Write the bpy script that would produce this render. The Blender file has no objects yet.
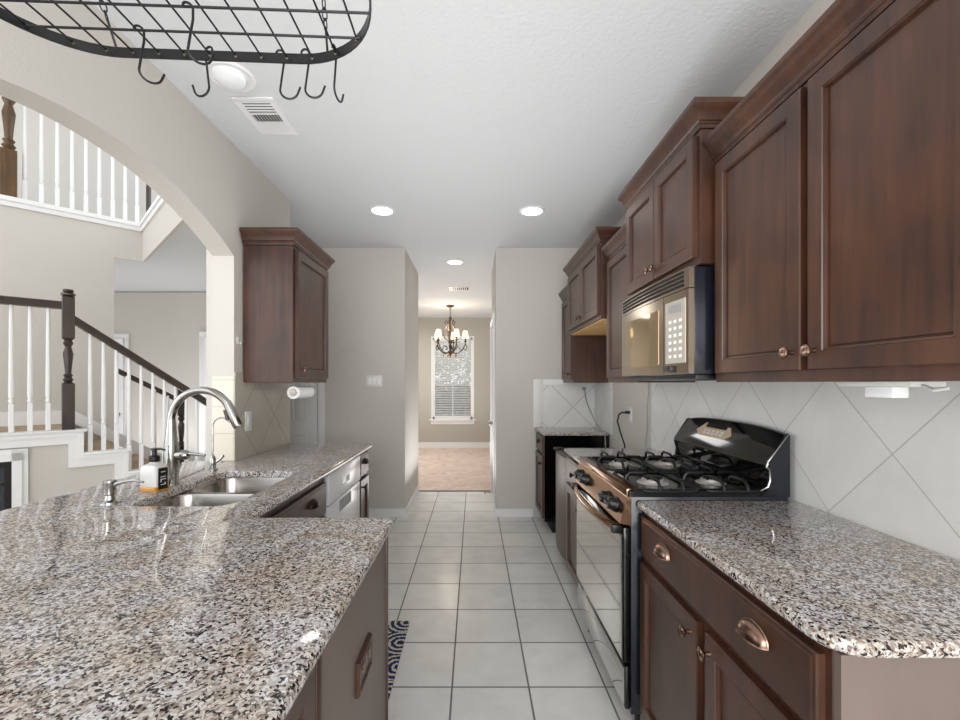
import bpy, bmesh, math, random
from math import sin, cos, pi, radians as R
from mathutils import Vector, Matrix

random.seed(7)
SC = bpy.context.scene
COL = SC.collection

# ------------------------------------------------------------------ camera, world, lights, exposure
cam = bpy.data.cameras.new('camera')
co = bpy.data.objects.new('camera', cam); COL.objects.link(co)
co.location = (0, 0, 1.36); co.rotation_euler = (R(90), 0, 0)
cam.sensor_width = 36; cam.sensor_fit = 'HORIZONTAL'; cam.lens = 446 / 960 * 36
cam.shift_x = 6 / 960; cam.shift_y = 23.3 / 960; cam.clip_start = 0.02
SC.camera = co
w = bpy.data.worlds.new('world'); SC.world = w; w.use_nodes = True
bg = w.node_tree.nodes['Background']
bg.inputs[0].default_value = (0.92, 0.96, 1.0, 1); bg.inputs[1].default_value = 1.7

def area(name, loc, rot, sx, sy, power, color=(1, 1, 1)):
    l = bpy.data.lights.new(name, 'AREA'); l.shape = 'RECTANGLE'; l.size = sx; l.size_y = sy
    l.energy = power; l.color = color
    o = bpy.data.objects.new(name, l); COL.objects.link(o); o.location = loc
    o.rotation_euler = [R(a) for a in rot]
    return o
area('rear_fill', (-0.3, -2.4, 1.7), (90, 0, 0), 3.2, 2.0, 95, (1, 0.99, 0.98))  # added fill lamp behind the camera, where no window is built
area('bounce_fill', (-0.1, 1.9, 1.1), (180, 0, 0), 0.8, 3.4, 19, (0.98, 0.99, 1))  # added unseen lamp facing up, brightens the kitchen by way of the ceiling
area('great_room_fill', (-6.6, -0.2, 2.8), (90, 0, -50), 3.2, 3.2, 55, (1, 0.99, 0.97))  # added unseen area lamp in place of a great room window
area('hall_bounce_fill', (-0.25, 5.1, 0.3), (180, 0, 0), 0.6, 1.4, 7)  # unseen fill lamp low in the hall, facing up
area('dining_overhead_area', (-1.7, 7.6, 2.6), (0, 0, 0), 1.4, 1.6, 40, (1, 0.99, 0.97))  # unseen area lamp under the dining ceiling, aimed down, away from the window
area('dining_bounce_fill', (-0.4, 7.4, 0.3), (180, 0, 0), 1.6, 1.6, 22, (1, 0.99, 0.97))  # unseen lamp near the dining floor, facing up
area('landing_fill', (-4.6, 3.2, 5.2), (0, 0, 0), 2.0, 1.5, 14, (1, 0.97, 0.93))  # unseen area lamp high over the stairs, aimed down, with no fixture
area('foyer_bounce_fill', (-4.0, 5.7, 0.3), (180, 0, 0), 1.6, 1.0, 16, (0.93, 0.96, 1))  # added unseen lamp facing up to brighten the foyer ceiling
SC.view_settings.view_transform = 'Standard'; SC.view_settings.look = 'None'
SC.view_settings.gamma = 1; SC.view_settings.use_curve_mapping = False
SC.view_settings.exposure = 0.26

# ------------------------------------------------------------------ materials
def srgb(c):
    return tuple(((v / 255) / 12.92 if v / 255 <= 0.04045 else ((v / 255 + 0.055) / 1.055) ** 2.4) for v in c) + (1,)

MATS = {}
def mat(name, c, rough=0.5, metal=0.0, coat=0.0, emit=None, es=0.0, trans=0.0, spec=0.5, ior=None, alpha=None):
    m = bpy.data.materials.new(name); m.use_nodes = True
    p = m.node_tree.nodes['Principled BSDF']
    p.inputs['Base Color'].default_value = srgb(c); p.inputs['Roughness'].default_value = rough
    p.inputs['Metallic'].default_value = metal; p.inputs['Coat Weight'].default_value = coat
    p.inputs['Coat Roughness'].default_value = 0.12
    p.inputs['Transmission Weight'].default_value = trans; p.inputs['Specular IOR Level'].default_value = spec
    if ior: p.inputs['IOR'].default_value = ior
    if emit: p.inputs['Emission Color'].default_value = srgb(emit); p.inputs['Emission Strength'].default_value = es
    MATS[name] = m
    return m

def nodes(m):
    nt = m.node_tree
    return nt, nt.nodes['Principled BSDF'], lambda t, **k: _new(nt, t, k)
def _new(nt, t, k):
    n = nt.nodes.new(t)
    for a, v in k.items():
        if a.startswith('i_'): n.inputs[a[2:].replace('_', ' ')].default_value = v
        else: setattr(n, a, v)
    return n
def ramp(nt, stops, interp='LINEAR'):
    r = nt.nodes.new('ShaderNodeValToRGB'); cr = r.color_ramp; cr.interpolation = interp
    while len(cr.elements) < len(stops): cr.elements.new(0.5)
    for e, (p_, c_) in zip(cr.elements, stops): e.position = p_; e.color = srgb(c_)
    return r
def math_(nt, op, a, b=None):
    n = nt.nodes.new('ShaderNodeMath'); n.operation = op
    for i, v in enumerate((a, b)):
        if v is None: continue
        if isinstance(v, (int, float)): n.inputs[i].default_value = v
        else: nt.links.new(v, n.inputs[i])
    return n.outputs[0]
def mixc(nt, fac, a, b):
    n = nt.nodes.new('ShaderNodeMix'); n.data_type = 'RGBA'
    for s, v in ((n.inputs[0], fac), (n.inputs[6], a), (n.inputs[7], b)):
        if isinstance(v, (int, float)): s.default_value = v
        elif isinstance(v, tuple): s.default_value = v
        else: nt.links.new(v, s)
    return n.outputs[2]

def wood(name, dark, light, rough, coat, sx=30, sz=2.2):
    m = mat(name, dark, rough, coat=coat); nt, p, N = nodes(m); p.inputs['Coat Roughness'].default_value = 0.36
    g = nt.nodes.new('ShaderNodeNewGeometry'); mp = nt.nodes.new('ShaderNodeMapping')
    mp.inputs['Scale'].default_value = (sx, sx, sz)
    nt.links.new(g.outputs['Position'], mp.inputs[0])
    n1 = N('ShaderNodeTexNoise', i_Scale=1.0, i_Detail=5.0, i_Roughness=0.6, i_Distortion=0.6)
    nt.links.new(mp.outputs[0], n1.inputs[0])
    n2 = N('ShaderNodeTexNoise', i_Scale=5.0, i_Detail=2.0); nt.links.new(g.outputs['Position'], n2.inputs[0])
    f = math_(nt, 'ADD', math_(nt, 'MULTIPLY', n1.outputs[0], 0.55), math_(nt, 'MULTIPLY', n2.outputs[0], 0.45))
    r = ramp(nt, [(0.36, dark), (0.64, light)]); nt.links.new(f, r.inputs[0])
    nt.links.new(r.outputs[0], p.inputs['Base Color'])
    return m
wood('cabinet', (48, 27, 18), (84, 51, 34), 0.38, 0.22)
wood('panel_taupe', (110, 96, 89), (118, 104, 97), 0.42, 0.15, 12)
wood('dark_rail', (34, 24, 20), (60, 44, 36), 0.3, 0.3)
wood('brown_newel', (64, 44, 22), (104, 74, 38), 0.4, 0.2)
wood('maple', (205, 160, 100), (222, 182, 122), 0.5, 0)
mat('wall', (204, 200, 193), 0.85)
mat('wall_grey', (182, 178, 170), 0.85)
mat('ceiling', (218, 220, 222), 0.9)
mat('white_trim', (236, 236, 236), 0.4)
mat('white_gloss', (238, 240, 242), 0.22)
mat('black_gloss', (9, 9, 10), 0.07, coat=0.0)
mat('black_metal', (20, 20, 21), 0.38, spec=0.4)
mat('range_side', (22, 25, 34), 0.2, coat=0.1)
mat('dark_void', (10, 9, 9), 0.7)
mat('steel', (172, 168, 163), 0.24, metal=1)
mat('chrome', (172, 170, 166), 0.14, metal=1)
mat('brown_reflect_steel', (176, 140, 112), 0.2, metal=1)  # stainless with the reflected brown of the cabinets put into its colour
mat('black_enamel', (14, 14, 15), 0.22)
mat('bronze', (150, 122, 108), 0.25, metal=1)
mat('dark_bronze', (52, 42, 36), 0.35, metal=0.8)
mat('chandelier_iron', (66, 52, 38), 0.45, metal=0.5)
mat('shade', (250, 236, 200), 0.6, emit=(255, 225, 165), es=1.5)
mat('lamp_lens', (255, 255, 255), 0.5, emit=(255, 252, 245), es=9.0)
mat('burner', (196, 192, 186), 0.35, metal=0.4)
mat('plastic_black', (16, 17, 20), 0.35)
mat('paper', (242, 242, 242), 0.9)
mat('glass_dark', (40, 40, 42), 0.05, coat=1.0, spec=0.8)
mat('oven_glass', (200, 199, 196), 0.05, metal=1.0)
mat('tan_reflect_glass', (176, 156, 124), 0.07, metal=0.85)  # dark window glass with its tan reflection put into the colour
mat('tan_reflect_steel', (176, 160, 142), 0.2, metal=1)  # stainless with a reflected warm tan put into its colour
mat('micro_panel', (206, 200, 188), 0.2, metal=0.4)
mat('display', (206, 186, 160), 0.3)
mat('bottle_clear', (238, 236, 232), 0.1, trans=0.35)
mat('amber', (226, 160, 60), 0.12, trans=0.4)
mat('navy_glass', (30, 38, 54), 0.12, coat=0.5)
mat('white_plastic', (232, 232, 230), 0.4)
mat('grey_line', (150, 150, 150), 0.5)
mat('nickel', (170, 160, 148), 0.3, metal=1)
mat('leaf', (128, 142, 116), 0.7)
mat('bark', (96, 84, 74), 0.9)
mat('lawn', (92, 102, 96), 0.9)
gl = mat('window_glass', (255, 255, 255), 0.0, trans=1.0, ior=1.01)

def bump(m, scale, dist, detail=3.0):
    nt, p, N = nodes(m)
    g = nt.nodes.new('ShaderNodeNewGeometry')
    n = N('ShaderNodeTexNoise', i_Scale=scale, i_Detail=detail); nt.links.new(g.outputs['Position'], n.inputs[0])
    b = N('ShaderNodeBump', i_Strength=0.5, i_Distance=dist); nt.links.new(n.outputs[0], b.inputs['Height'])
    nt.links.new(b.outputs[0], p.inputs['Normal'])
bump(MATS['ceiling'], 60, 0.004); bump(MATS['wall'], 70, 0.002)

def granite():
    m = mat('granite', (150, 140, 130), 0.045, coat=0.0); nt, p, N = nodes(m)
    g = nt.nodes.new('ShaderNodeNewGeometry')
    nz = N('ShaderNodeTexNoise', i_Scale=80.0, i_Detail=2.0); nt.links.new(g.outputs['Position'], nz.inputs[0])
    vm = nt.nodes.new('ShaderNodeVectorMath'); vm.operation = 'MULTIPLY_ADD'
    nt.links.new(nz.outputs['Color'], vm.inputs[0]); vm.inputs[1].default_value = (0.010,) * 3
    nt.links.new(g.outputs['Position'], vm.inputs[2])
    def vor(scale, stops):
        v = N('ShaderNodeTexVoronoi', i_Scale=scale, i_Randomness=1.0); nt.links.new(vm.outputs[0], v.inputs['Vector'])
        s = nt.nodes.new('ShaderNodeSeparateColor'); nt.links.new(v.outputs['Color'], s.inputs[0])
        r = ramp(nt, stops, 'CONSTANT'); nt.links.new(s.outputs[0], r.inputs[0]); return r.outputs[0], s.outputs[1]
    a, _ = vor(145, [(0, (70, 62, 60)), (0.13, (142, 128, 120)), (0.32, (170, 160, 153)), (0.50, (200, 196, 192)), (0.76, (230, 230, 229))])
    b, sel = vor(228, [(0, (32, 31, 32)), (0.25, (150, 140, 134)), (0.46, (194, 189, 185)), (0.70, (224, 223, 221))])
    f = math_(nt, 'GREATER_THAN', sel, 0.5)
    c = mixc(nt, f, a, b)
    n3 = N('ShaderNodeTexNoise', i_Scale=9.0, i_Detail=3.0); nt.links.new(g.outputs['Position'], n3.inputs[0])
    tr = ramp(nt, [(0.35, (222, 208, 194)), (0.62, (236, 237, 242))]); nt.links.new(n3.outputs[0], tr.inputs[0])
    mx = nt.nodes.new('ShaderNodeMix'); mx.data_type = 'RGBA'; mx.blend_type = 'MULTIPLY'; mx.inputs[0].default_value = 0.8
    nt.links.new(c, mx.inputs[6]); nt.links.new(tr.outputs[0], mx.inputs[7])
    nt.links.new(mx.outputs[2], p.inputs['Base Color'])
    return m
granite()

def tile_mat(name, au, av, ou, ov, size, grout, c1, c2, cg, rough, diag=False, nscale=6.0, gw=0.5):
    """tiles on plane spanned by world axes au, av (0,1,2), origin ou, ov"""
    m = mat(name, c1, rough); nt, p, N = nodes(m)
    g = nt.nodes.new('ShaderNodeNewGeometry'); s = nt.nodes.new('ShaderNodeSeparateXYZ')
    nt.links.new(g.outputs['Position'], s.inputs[0])
    u = math_(nt, 'SUBTRACT', s.outputs[au], ou); v = math_(nt, 'SUBTRACT', s.outputs[av], ov)
    if diag:
        a = math_(nt, 'MULTIPLY', math_(nt, 'ADD', u, v), 0.70711); b = math_(nt, 'MULTIPLY', math_(nt, 'SUBTRACT', u, v), 0.70711)
        u, v = a, b
    def line(t):
        x = math_(nt, 'DIVIDE', t, size)
        fr = math_(nt, 'FRACT', math_(nt, 'ADD', x, 100.5)); d = math_(nt, 'ABSOLUTE', math_(nt, 'SUBTRACT', fr, 0.5))
        return math_(nt, 'LESS_THAN', d, grout / size / 2), math_(nt, 'FLOOR', math_(nt, 'ADD', x, 100.0))
    l1, i1 = line(u); l2, i2 = line(v)
    fac = math_(nt, 'MAXIMUM', l1, l2)
    cx = nt.nodes.new('ShaderNodeCombineXYZ'); nt.links.new(i1, cx.inputs[0]); nt.links.new(i2, cx.inputs[1])
    wn = nt.nodes.new('ShaderNodeTexWhiteNoise'); nt.links.new(cx.outputs[0], wn.inputs[0])
    n = N('ShaderNodeTexNoise', i_Scale=nscale, i_Detail=6.0, i_Roughness=0.6); nt.links.new(g.outputs['Position'], n.inputs[0])
    f2 = math_(nt, 'ADD', math_(nt, 'MULTIPLY', n.outputs[0], 0.8), math_(nt, 'MULTIPLY', wn.outputs[0], 0.2))
    rr = ramp(nt, [(0.3, c1), (0.7, c2)]); nt.links.new(f2, rr.inputs[0])
    c = mixc(nt, fac, rr.outputs[0], srgb(cg)); nt.links.new(c, p.inputs['Base Color'])
    rg = math_(nt, 'ADD', math_(nt, 'MULTIPLY', fac, 0.4), rough); nt.links.new(rg, p.inputs['Roughness'])
    b_ = N('ShaderNodeBump', i_Strength=0.6, i_Distance=0.002); nt.links.new(math_(nt, 'SUBTRACT', 1.0, fac), b_.inputs['Height'])
    nt.links.new(b_.outputs[0], p.inputs['Normal'])
    return m
tile_mat('floor_tile', 0, 1, 0.245, 1.997, 0.343, 0.008, (214, 213, 209), (230, 229, 225), (112, 107, 102), 0.22)
tile_mat('splash_right', 1, 2, 1.308, 1.152, 0.333, 0.004, (222, 222, 219), (234, 234, 231), (196, 192, 187), 0.4, diag=True)
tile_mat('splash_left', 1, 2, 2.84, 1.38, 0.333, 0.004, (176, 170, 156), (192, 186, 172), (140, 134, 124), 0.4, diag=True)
tile_mat('splash_back', 0, 2, 1.01, 1.12, 0.333, 0.005, (214, 214, 211), (226, 226, 223), (172, 168, 163), 0.4, diag=True)
tile_mat('splash_pier', 0, 2, -1.385, 0.915, 0.155, 0.003, (226, 218, 202), (232, 224, 210), (190, 182, 168), 0.4)

def carpet(name, c1, c2):
    m = mat(name, c1, 1.0); nt, p, N = nodes(m)
    g = nt.nodes.new('ShaderNodeNewGeometry'); n = N('ShaderNodeTexNoise', i_Scale=6.0, i_Detail=8.0, i_Roughness=0.7, i_Distortion=1.5)
    nt.links.new(g.outputs['Position'], n.inputs[0])
    r = ramp(nt, [(0.35, c1), (0.65, c2)]); nt.links.new(n.outputs[0], r.inputs[0]); nt.links.new(r.outputs[0], p.inputs['Base Color'])
carpet('carpet_pink', (200, 178, 164), (228, 210, 198))
carpet('carpet_tan', (150, 128, 104), (182, 160, 134))

def rug_mat():
    m = mat('rug', (30, 45, 90), 0.95); nt, p, N = nodes(m)
    g = nt.nodes.new('ShaderNodeNewGeometry')
    nz = N('ShaderNodeTexNoise', i_Scale=90.0, i_Detail=2.0); nt.links.new(g.outputs['Position'], nz.inputs[0])
    v = N('ShaderNodeTexVoronoi', i_Scale=5.2, i_Randomness=0.15); nt.links.new(g.outputs['Position'], v.inputs['Vector'])
    d = math_(nt, 'ADD', math_(nt, 'MULTIPLY', v.outputs['Distance'], 38.0), math_(nt, 'MULTIPLY', nz.outputs[0], 5.0))
    s = math_(nt, 'SINE', d)
    r = ramp(nt, [(0.0, (24, 38, 82)), (0.35, (206, 200, 190))], 'CONSTANT'); nt.links.new(s, r.inputs[0])
    nt.links.new(r.outputs[0], p.inputs['Base Color'])
rug_mat()

# ------------------------------------------------------------------ mesh helpers
class M:
    def __init__(s): s.bm = bmesh.new()
    def box(s, x0, x1, y0, y1, z0, z1, bev=0.0, seg=2):
        x0, x1 = min(x0, x1), max(x0, x1); y0, y1 = min(y0, y1), max(y0, y1); z0, z1 = min(z0, z1), max(z0, z1)
        r = bmesh.ops.create_cube(s.bm, size=1.0, matrix=Matrix.Translation(((x0 + x1) / 2, (y0 + y1) / 2, (z0 + z1) / 2)) @ Matrix.Diagonal((x1 - x0, y1 - y0, z1 - z0, 1)))
        if bev > 0:
            es = list({e for v in r['verts'] for e in v.link_edges})
            bmesh.ops.bevel(s.bm, geom=es, offset=bev, segments=seg, affect='EDGES', profile=0.5)
        return s
    def loops(s, rings, closed=True, cap0=True, cap1=True, wrap=False):
        vr = [[s.bm.verts.new(p) for p in r] for r in rings]
        n = len(vr[0]); pairs = list(zip(vr[:-1], vr[1:]))
        if wrap: pairs.append((vr[-1], vr[0]))
        for a, b in pairs:
            for i in range(n if closed else n - 1):
                j = (i + 1) % n
                try: s.bm.faces.new((a[i], a[j], b[j], b[i]))
                except ValueError: pass
        if not wrap:
            if cap0 and n > 2: s.bm.faces.new(vr[0][::-1])
            if cap1 and n > 2: s.bm.faces.new(vr[-1])
        return vr
    def lathe(s, prof, c=(0, 0, 0), axis='Z', seg=20, cap=True):
        rings = []
        for r, h in prof:
            ring = []
            for i in range(seg):
                a = 2 * pi * i / seg; u, v = r * cos(a), r * sin(a)
                p = {'Z': (u, v, h), 'X': (h, u, v), 'Y': (v, h, u)}[axis]
                ring.append((c[0] + p[0], c[1] + p[1], c[2] + p[2]))
            rings.append(ring)
        s.loops(rings, cap0=cap, cap1=cap); return s
    def tube(s, pts, r, seg=8, cyclic=False, flat=None):
        pts = [Vector(p) for p in pts]; n = len(pts); rings = []; up = None
        for i, p in enumerate(pts):
            if cyclic: t = (pts[(i + 1) % n] - pts[i - 1])
            else: t = pts[min(i + 1, n - 1)] - pts[max(i - 1, 0)]
            t.normalize()
            if up is None: up = Vector((0, 0, 1)) if abs(t.z) < 0.9 else Vector((1, 0, 0))
            a = t.cross(up)
            if a.length < 1e-5: a = t.cross(Vector((0, 1, 0)))
            a.normalize(); b = a.cross(t); up = b
            rr = r[i] if isinstance(r, (list, tuple)) else r
            ra, rb = (rr, rr) if flat is None else flat
            rings.append([tuple(p + a * ra * cos(2 * pi * k / seg) + b * rb * sin(2 * pi * k / seg)) for k in range(seg)])
        s.loops(rings, wrap=cyclic); return s
    def prism(s, poly, axis, c0, c1):
        f = {'X': lambda u, v, c: (c, u, v), 'Y': lambda u, v, c: (u, c, v), 'Z': lambda u, v, c: (u, v, c)}[axis]
        s.loops([[f(u, v, c0) for u, v in poly], [f(u, v, c1) for u, v in poly]]); return s
    def panel(s, xb, sg, y0, y1, z0, z1, prof):
        """profiled rectangular front in the YZ plane facing sg*X; prof = (inset, depth)"""
        rings = [[(xb + sg * d, y0 + i, z0 + i), (xb + sg * d, y1 - i, z0 + i), (xb + sg * d, y1 - i, z1 - i), (xb + sg * d, y0 + i, z1 - i)] for i, d in prof]
        s.loops(rings); return s
    def xform(s, mt): bmesh.ops.transform(s.bm, matrix=mt, verts=s.bm.verts[:]); return s

INV = {}
def thing(name, label, cat, loc=(0, 0, 0), rz=0.0, group=None, local=False):
    o = bpy.data.objects.new(name, None); COL.objects.link(o); o.empty_display_size = 0.05
    o.location = loc; o.rotation_euler = (0, 0, rz)
    o['label'] = label; o['category'] = cat
    if group: o['group'] = group
    INV[o.name] = None if local else (Matrix.Translation(loc) @ Matrix.Rotation(rz, 4, 'Z')).inverted()
    return o
def part(name, m, mt, parent=None, label=None, angle=35, merge=False):
    bm = m.bm
    if merge: bmesh.ops.remove_doubles(bm, verts=bm.verts[:], dist=1e-5)
    inv = INV.get(parent.name) if parent else None
    if inv is not None: bmesh.ops.transform(bm, matrix=inv, verts=bm.verts[:])
    bmesh.ops.recalc_face_normals(bm, faces=bm.faces[:])
    me = bpy.data.meshes.new(name); bm.to_mesh(me); bm.free()
    me.polygons.foreach_set('use_smooth', [True] * len(me.polygons))
    me.set_sharp_from_angle(angle=R(angle))
    me.materials.append(MATS[mt]); o = bpy.data.objects.new(name, me); COL.objects.link(o)
    if parent: o.parent = parent; INV[o.name] = inv
    if label: o['label'] = label
    return o
def single(name, m, mt, label, cat, group=None, angle=35):
    o = part(name, m, mt, None, label, angle); o['category'] = cat
    if group: o['group'] = group
    return o
def struct(name, m, mt, parent=None, angle=35):
    o = part(name, m, mt, parent, angle=angle)
    if parent is None: o['kind'] = 'structure'
    return o
def dup(root, loc, rz=None, label=None, group=None):
    def cp(o, par):
        c = o.copy(); COL.objects.link(c)
        if par: c.parent = par
        for ch in [x for x in KIDS(o)]: cp(ch, c)
        return c
    r = cp(root, None); r.location = loc
    if rz is not None: r.rotation_euler = rz if isinstance(rz, tuple) else (0, 0, rz)
    if label: r['label'] = label
    if group: r['group'] = group
    return r
def KIDS(o): return [x for x in bpy.data.objects if x.parent == o]

def rpoly(corners, seg=6):
    """polygon with rounded corners: (x, y, radius)"""
    out = []; n = len(corners)
    for i in range(n):
        p = Vector(corners[i][:2]); r = corners[i][2]; a = Vector(corners[i - 1][:2]); b = Vector(corners[(i + 1) % n][:2])
        if r <= 0: out.append((p.x, p.y)); continue
        da = (a - p).normalized(); db = (b - p).normalized(); ang = da.angle(db); t = r / math.tan(ang / 2)
        c = p + (da + db).normalized() * (r / sin(ang / 2)); s_ = p + da * t - c; e_ = p + db * t - c
        a0 = math.atan2(s_.y, s_.x); a1 = math.atan2(e_.y, e_.x); d = (a1 - a0 + pi) % (2 * pi) - pi
        for k in range(seg + 1): q = a0 + d * k / seg; out.append((c.x + r * cos(q), c.y + r * sin(q)))
    return out
def offs(poly, d):
    """inward offset of a CCW polygon"""
    n = len(poly); out = []
    for i in range(n):
        p0, p1, p2 = Vector(poly[i - 1]), Vector(poly[i]), Vector(poly[(i + 1) % n])
        n1 = (p1 - p0); n1 = Vector((-n1.y, n1.x)).normalized(); n2 = (p2 - p1); n2 = Vector((-n2.y, n2.x)).normalized()
        m = (n1 + n2); m = m / max(0.3, (1 + n1.dot(n2)))
        out.append(tuple(p1 + m * d))
    return out
def slab(name, outline, z0, z1, mt, parent=None, label=None, hole=None):
    m = M(); bm = m.bm; h = z1 - z0; rr = h / 2 * 0.98
    rings = []
    for k in range(9):
        a = -pi / 2 + pi * k / 8; o = offs(outline, rr * (1 - cos(a)) * 0.75)
        rings.append([(x, y, (z0 + z1) / 2 + h / 2 * sin(a)) for x, y in o])
    vr = m.loops(rings, cap0=False, cap1=False)
    def edges(ring): return [bm.edges.get((ring[i], ring[(i + 1) % len(ring)])) for i in range(len(ring))]
    top, bot = edges(vr[-1]), edges(vr[0])
    if hole:
        hr = []
        for k in range(5):
            a = pi / 2 * k / 4
            hr.append([(x, y, z1 - 0.008 * (1 - cos(a))) for x, y in offs(hole, 0.008 * (1 - (1 - sin(a))) - 0.008)] if k else [(x, y, z1) for x, y in offs(hole, -0.008)])
        hr.append([(x, y, z0) for x, y in hole])
        hv = m.loops(hr, cap0=False, cap1=False); top += edges(hv[0]); bot += edges(hv[-1])
    bmesh.ops.triangle_fill(bm, use_beauty=True, use_dissolve=False, edges=top)
    bmesh.ops.triangle_fill(bm, use_beauty=True, use_dissolve=False, edges=bot)
    return part(name, m, mt, parent, label, 40)

# ------------------------------------------------------------------ structure
CZ = 2.74
XR, XL = 1.235, -1.385
struct('floor', M().box(-2.6, 1.4, -2.6, 5.62, -0.1, 0.0), 'floor_tile')
struct('floor', M().box(-2.6, 2.4, 5.62, 9.6, -0.1, 0.004), 'carpet_pink')
struct('floor', M().box(-9.5, -2.6, -2.6, 8.0, -0.1, 0.0), 'carpet_tan')
struct('ceiling', M().box(-1.51, 1.4, -2.6, 5.62, CZ, CZ + 0.1), 'ceiling')
struct('ceiling', M().box(-2.6, 2.4, 5.62, 9.6, CZ, CZ + 0.1), 'ceiling')
struct('ceiling', M().prism([(-1.51, 3.38), (-1.51, 5.62), (-2.36, 5.62), (-2.36, 4.14)], 'Z', CZ, CZ + 0.1), 'ceiling')
struct('wall_right', M().box(XR, XR + 0.12, -2.6, 4.67, 0, CZ), 'wall')
struct('wall_far_right', M().box(0.224, XR, 4.55, 4.67, 0, CZ), 'wall')
# right hallway wall with its doorway
m = M().box(0.224, 0.344, 4.67, 4.82, 0, CZ).box(0.224, 0.344, 4.82, 5.58, 2.06, CZ).box(0.224, 0.344, 5.58, 5.64, 0, CZ)
struct('wall_hall_right', m, 'wall')
struct('wall_hall_left', M().box(-0.83, -0.704, 4.67, 5.64, 0, CZ), 'wall')
struct('wall_far_left', M().box(-2.4, -0.704, 4.55, 4.67, 0, CZ), 'wall')
# left kitchen wall: solid piece and the arched opening towards the stairs
arch = [(2.574 - 1.669 * k / 32, 2.31 - 0.31 * (2.574 - 1.669 * k / 32 - 1.74) ** 2) for k in range(33)]
m = M(); m.prism([(0.905, CZ), (2.574, CZ)] + arch, 'X', -1.51, XL); struct('wall_left_arch', m, 'wall', angle=20)
struct('wall_left', M().box(-1.51, XL, 2.574, 3.36, 0, CZ), 'wall')
struct('wall_left_near', M().box(-1.51, XL, -1.4, 0.905, 0, CZ), 'wall')
struct('wall_left_knee', M().box(-1.51, XL, 0.905, 2.574, 0, 0.884), 'wall')
struct('wall_pier', M().box(-1.62, -1.51, 2.70, 3.36, 0, 5.4), 'wall')
struct('wall_upper_kitchen', M().box(-1.51, -1.40, -1.4, 3.36, CZ + 0.1, 5.4), 'wall')
def wseg(name, p0, p1, t, z0, z1, mt='wall'):
    a, b = Vector(p0), Vector(p1); d = (b - a).normalized(); n = Vector((-d.y, d.x)) * t
    m = M(); q = [a, b, b + n, a + n]
    m.loops([[(v.x, v.y, z0) for v in q], [(v.x, v.y, z1) for v in q]]); return struct(name, m, mt)
wseg('wall_alcove', (-1.56, 3.37), (-2.3, 4.1), -0.06, 0, CZ)
wseg('wall_alcove_side', (-2.34, 4.1), (-2.34, 4.54), -0.06, 0, CZ)
# great room and foyer beyond the arch (turned by 45 degrees)
S2 = 0.70710678
def BP(s, b=0.0): return (-3.545 + s * S2 - b * S2, 4.77 + s * S2 + b * S2)
wseg('wall_stair', BP(-4.2), BP(-0.239), 0.13, 0, 2.66)
struct('wall_foyer_far', M().box(-8.5, -2.4, 6.4, 6.5, 0, 2.66), 'wall')
struct('wall_foyer_side', M().box(-2.5, -2.4, 4.68, 6.4, 0, 2.66), 'wall')
# upper floor edge (fascia) with its white trim
wseg('wall_balcony_edge', BP(-4.2), BP(0), 0.03, 2.66, 3.0)
a = BP(0); wseg('wall_balcony_return', (a[0] - 0.0, a[1] + 0.0), (a[0] + 1.66, a[1] - 1.66), 0.03, 2.66, 3.0)
m = M()
q = [(-8.5, -0.3), BP(-4.2, 0.031), BP(0, 0.031), (BP(0)[0] + 1.66 + 0.023, BP(0)[1] - 1.66 + 0.023), (-1.63, 3.3), (-1.63, 3.7), (-2.42, 4.5), (-2.42, 6.5), (-8.5, 6.5)]
q = q[1:]
m.loops([[(x, y, 2.68) for x, y in q], [(x, y, 2.93) for x, y in q]])
struct('ceiling', m, 'ceiling')
wseg('wall_upstairs', BP(-3.6, 1.3), BP(1.25, 1.3), 0.1, 2.94, 5.4)
struct('ceiling', M().box(-9.0, -1.4, -1.4, 7.2, 5.4, 5.5), 'ceiling')
# trims on the balcony edge
def wtrim(name, p0, p1, t, z0, z1):
    return wseg(name, p0, p1, t, z0, z1, 'white_trim')
def BQ(s, b): return BP(s, b)
m = M()
def bar45(m, o, d, n, s0, s1, b0, b1, z0, z1):
    o = Vector(o); d = Vector(d); n = Vector(n)
    q = [o + d * s0 + n * b0, o + d * s1 + n * b0, o + d * s1 + n * b1, o + d * s0 + n * b1]
    m.loops([[(v.x, v.y, z0) for v in q], [(v.x, v.y, z1) for v in q]])
d1, n1 = (S2, S2), (-S2, S2); d2, n2 = (S2, -S2), (S2, S2)
C0 = BP(0); BZ = 0.055
bar45(m, C0, d1, n1, -4.2, 0.035, -0.035, 0.2, 3.02, 3.06); bar45(m, C0, d1, n1, -4.2, 0.02, -0.02, 0.0, 2.975, 3.02)
bar45(m, C0, d2, n2, -0.035, 2.34, -0.035, 0.2, 3.021, 3.061); bar45(m, C0, d2, n2, -0.02, 2.34, -0.02, 0.0, 2.975, 3.021)
struct('trim_1', m, 'white_trim')
# dining room
wy = 9.4
m = M(); wx0, wx1, wz0, wz1 = -0.87, -0.03, 0.6, 2.32
m.box(-2.6, wx0, wy, wy + 0.14, 0, CZ).box(wx1, 2.4, wy, wy + 0.14, 0, CZ).box(wx0, wx1, wy, wy + 0.14, 0, wz0).box(wx0, wx1, wy, wy + 0.14, wz1, CZ)
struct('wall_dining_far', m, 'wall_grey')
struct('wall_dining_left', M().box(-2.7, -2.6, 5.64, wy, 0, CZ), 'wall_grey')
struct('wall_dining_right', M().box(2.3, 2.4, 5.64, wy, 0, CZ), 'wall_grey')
struct('wall_dining_near', M().box(-2.6, -0.83, 5.56, 5.64, 0, CZ).box(0.344, 2.3, 5.56, 5.64, 0, CZ), 'wall_grey')
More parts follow.
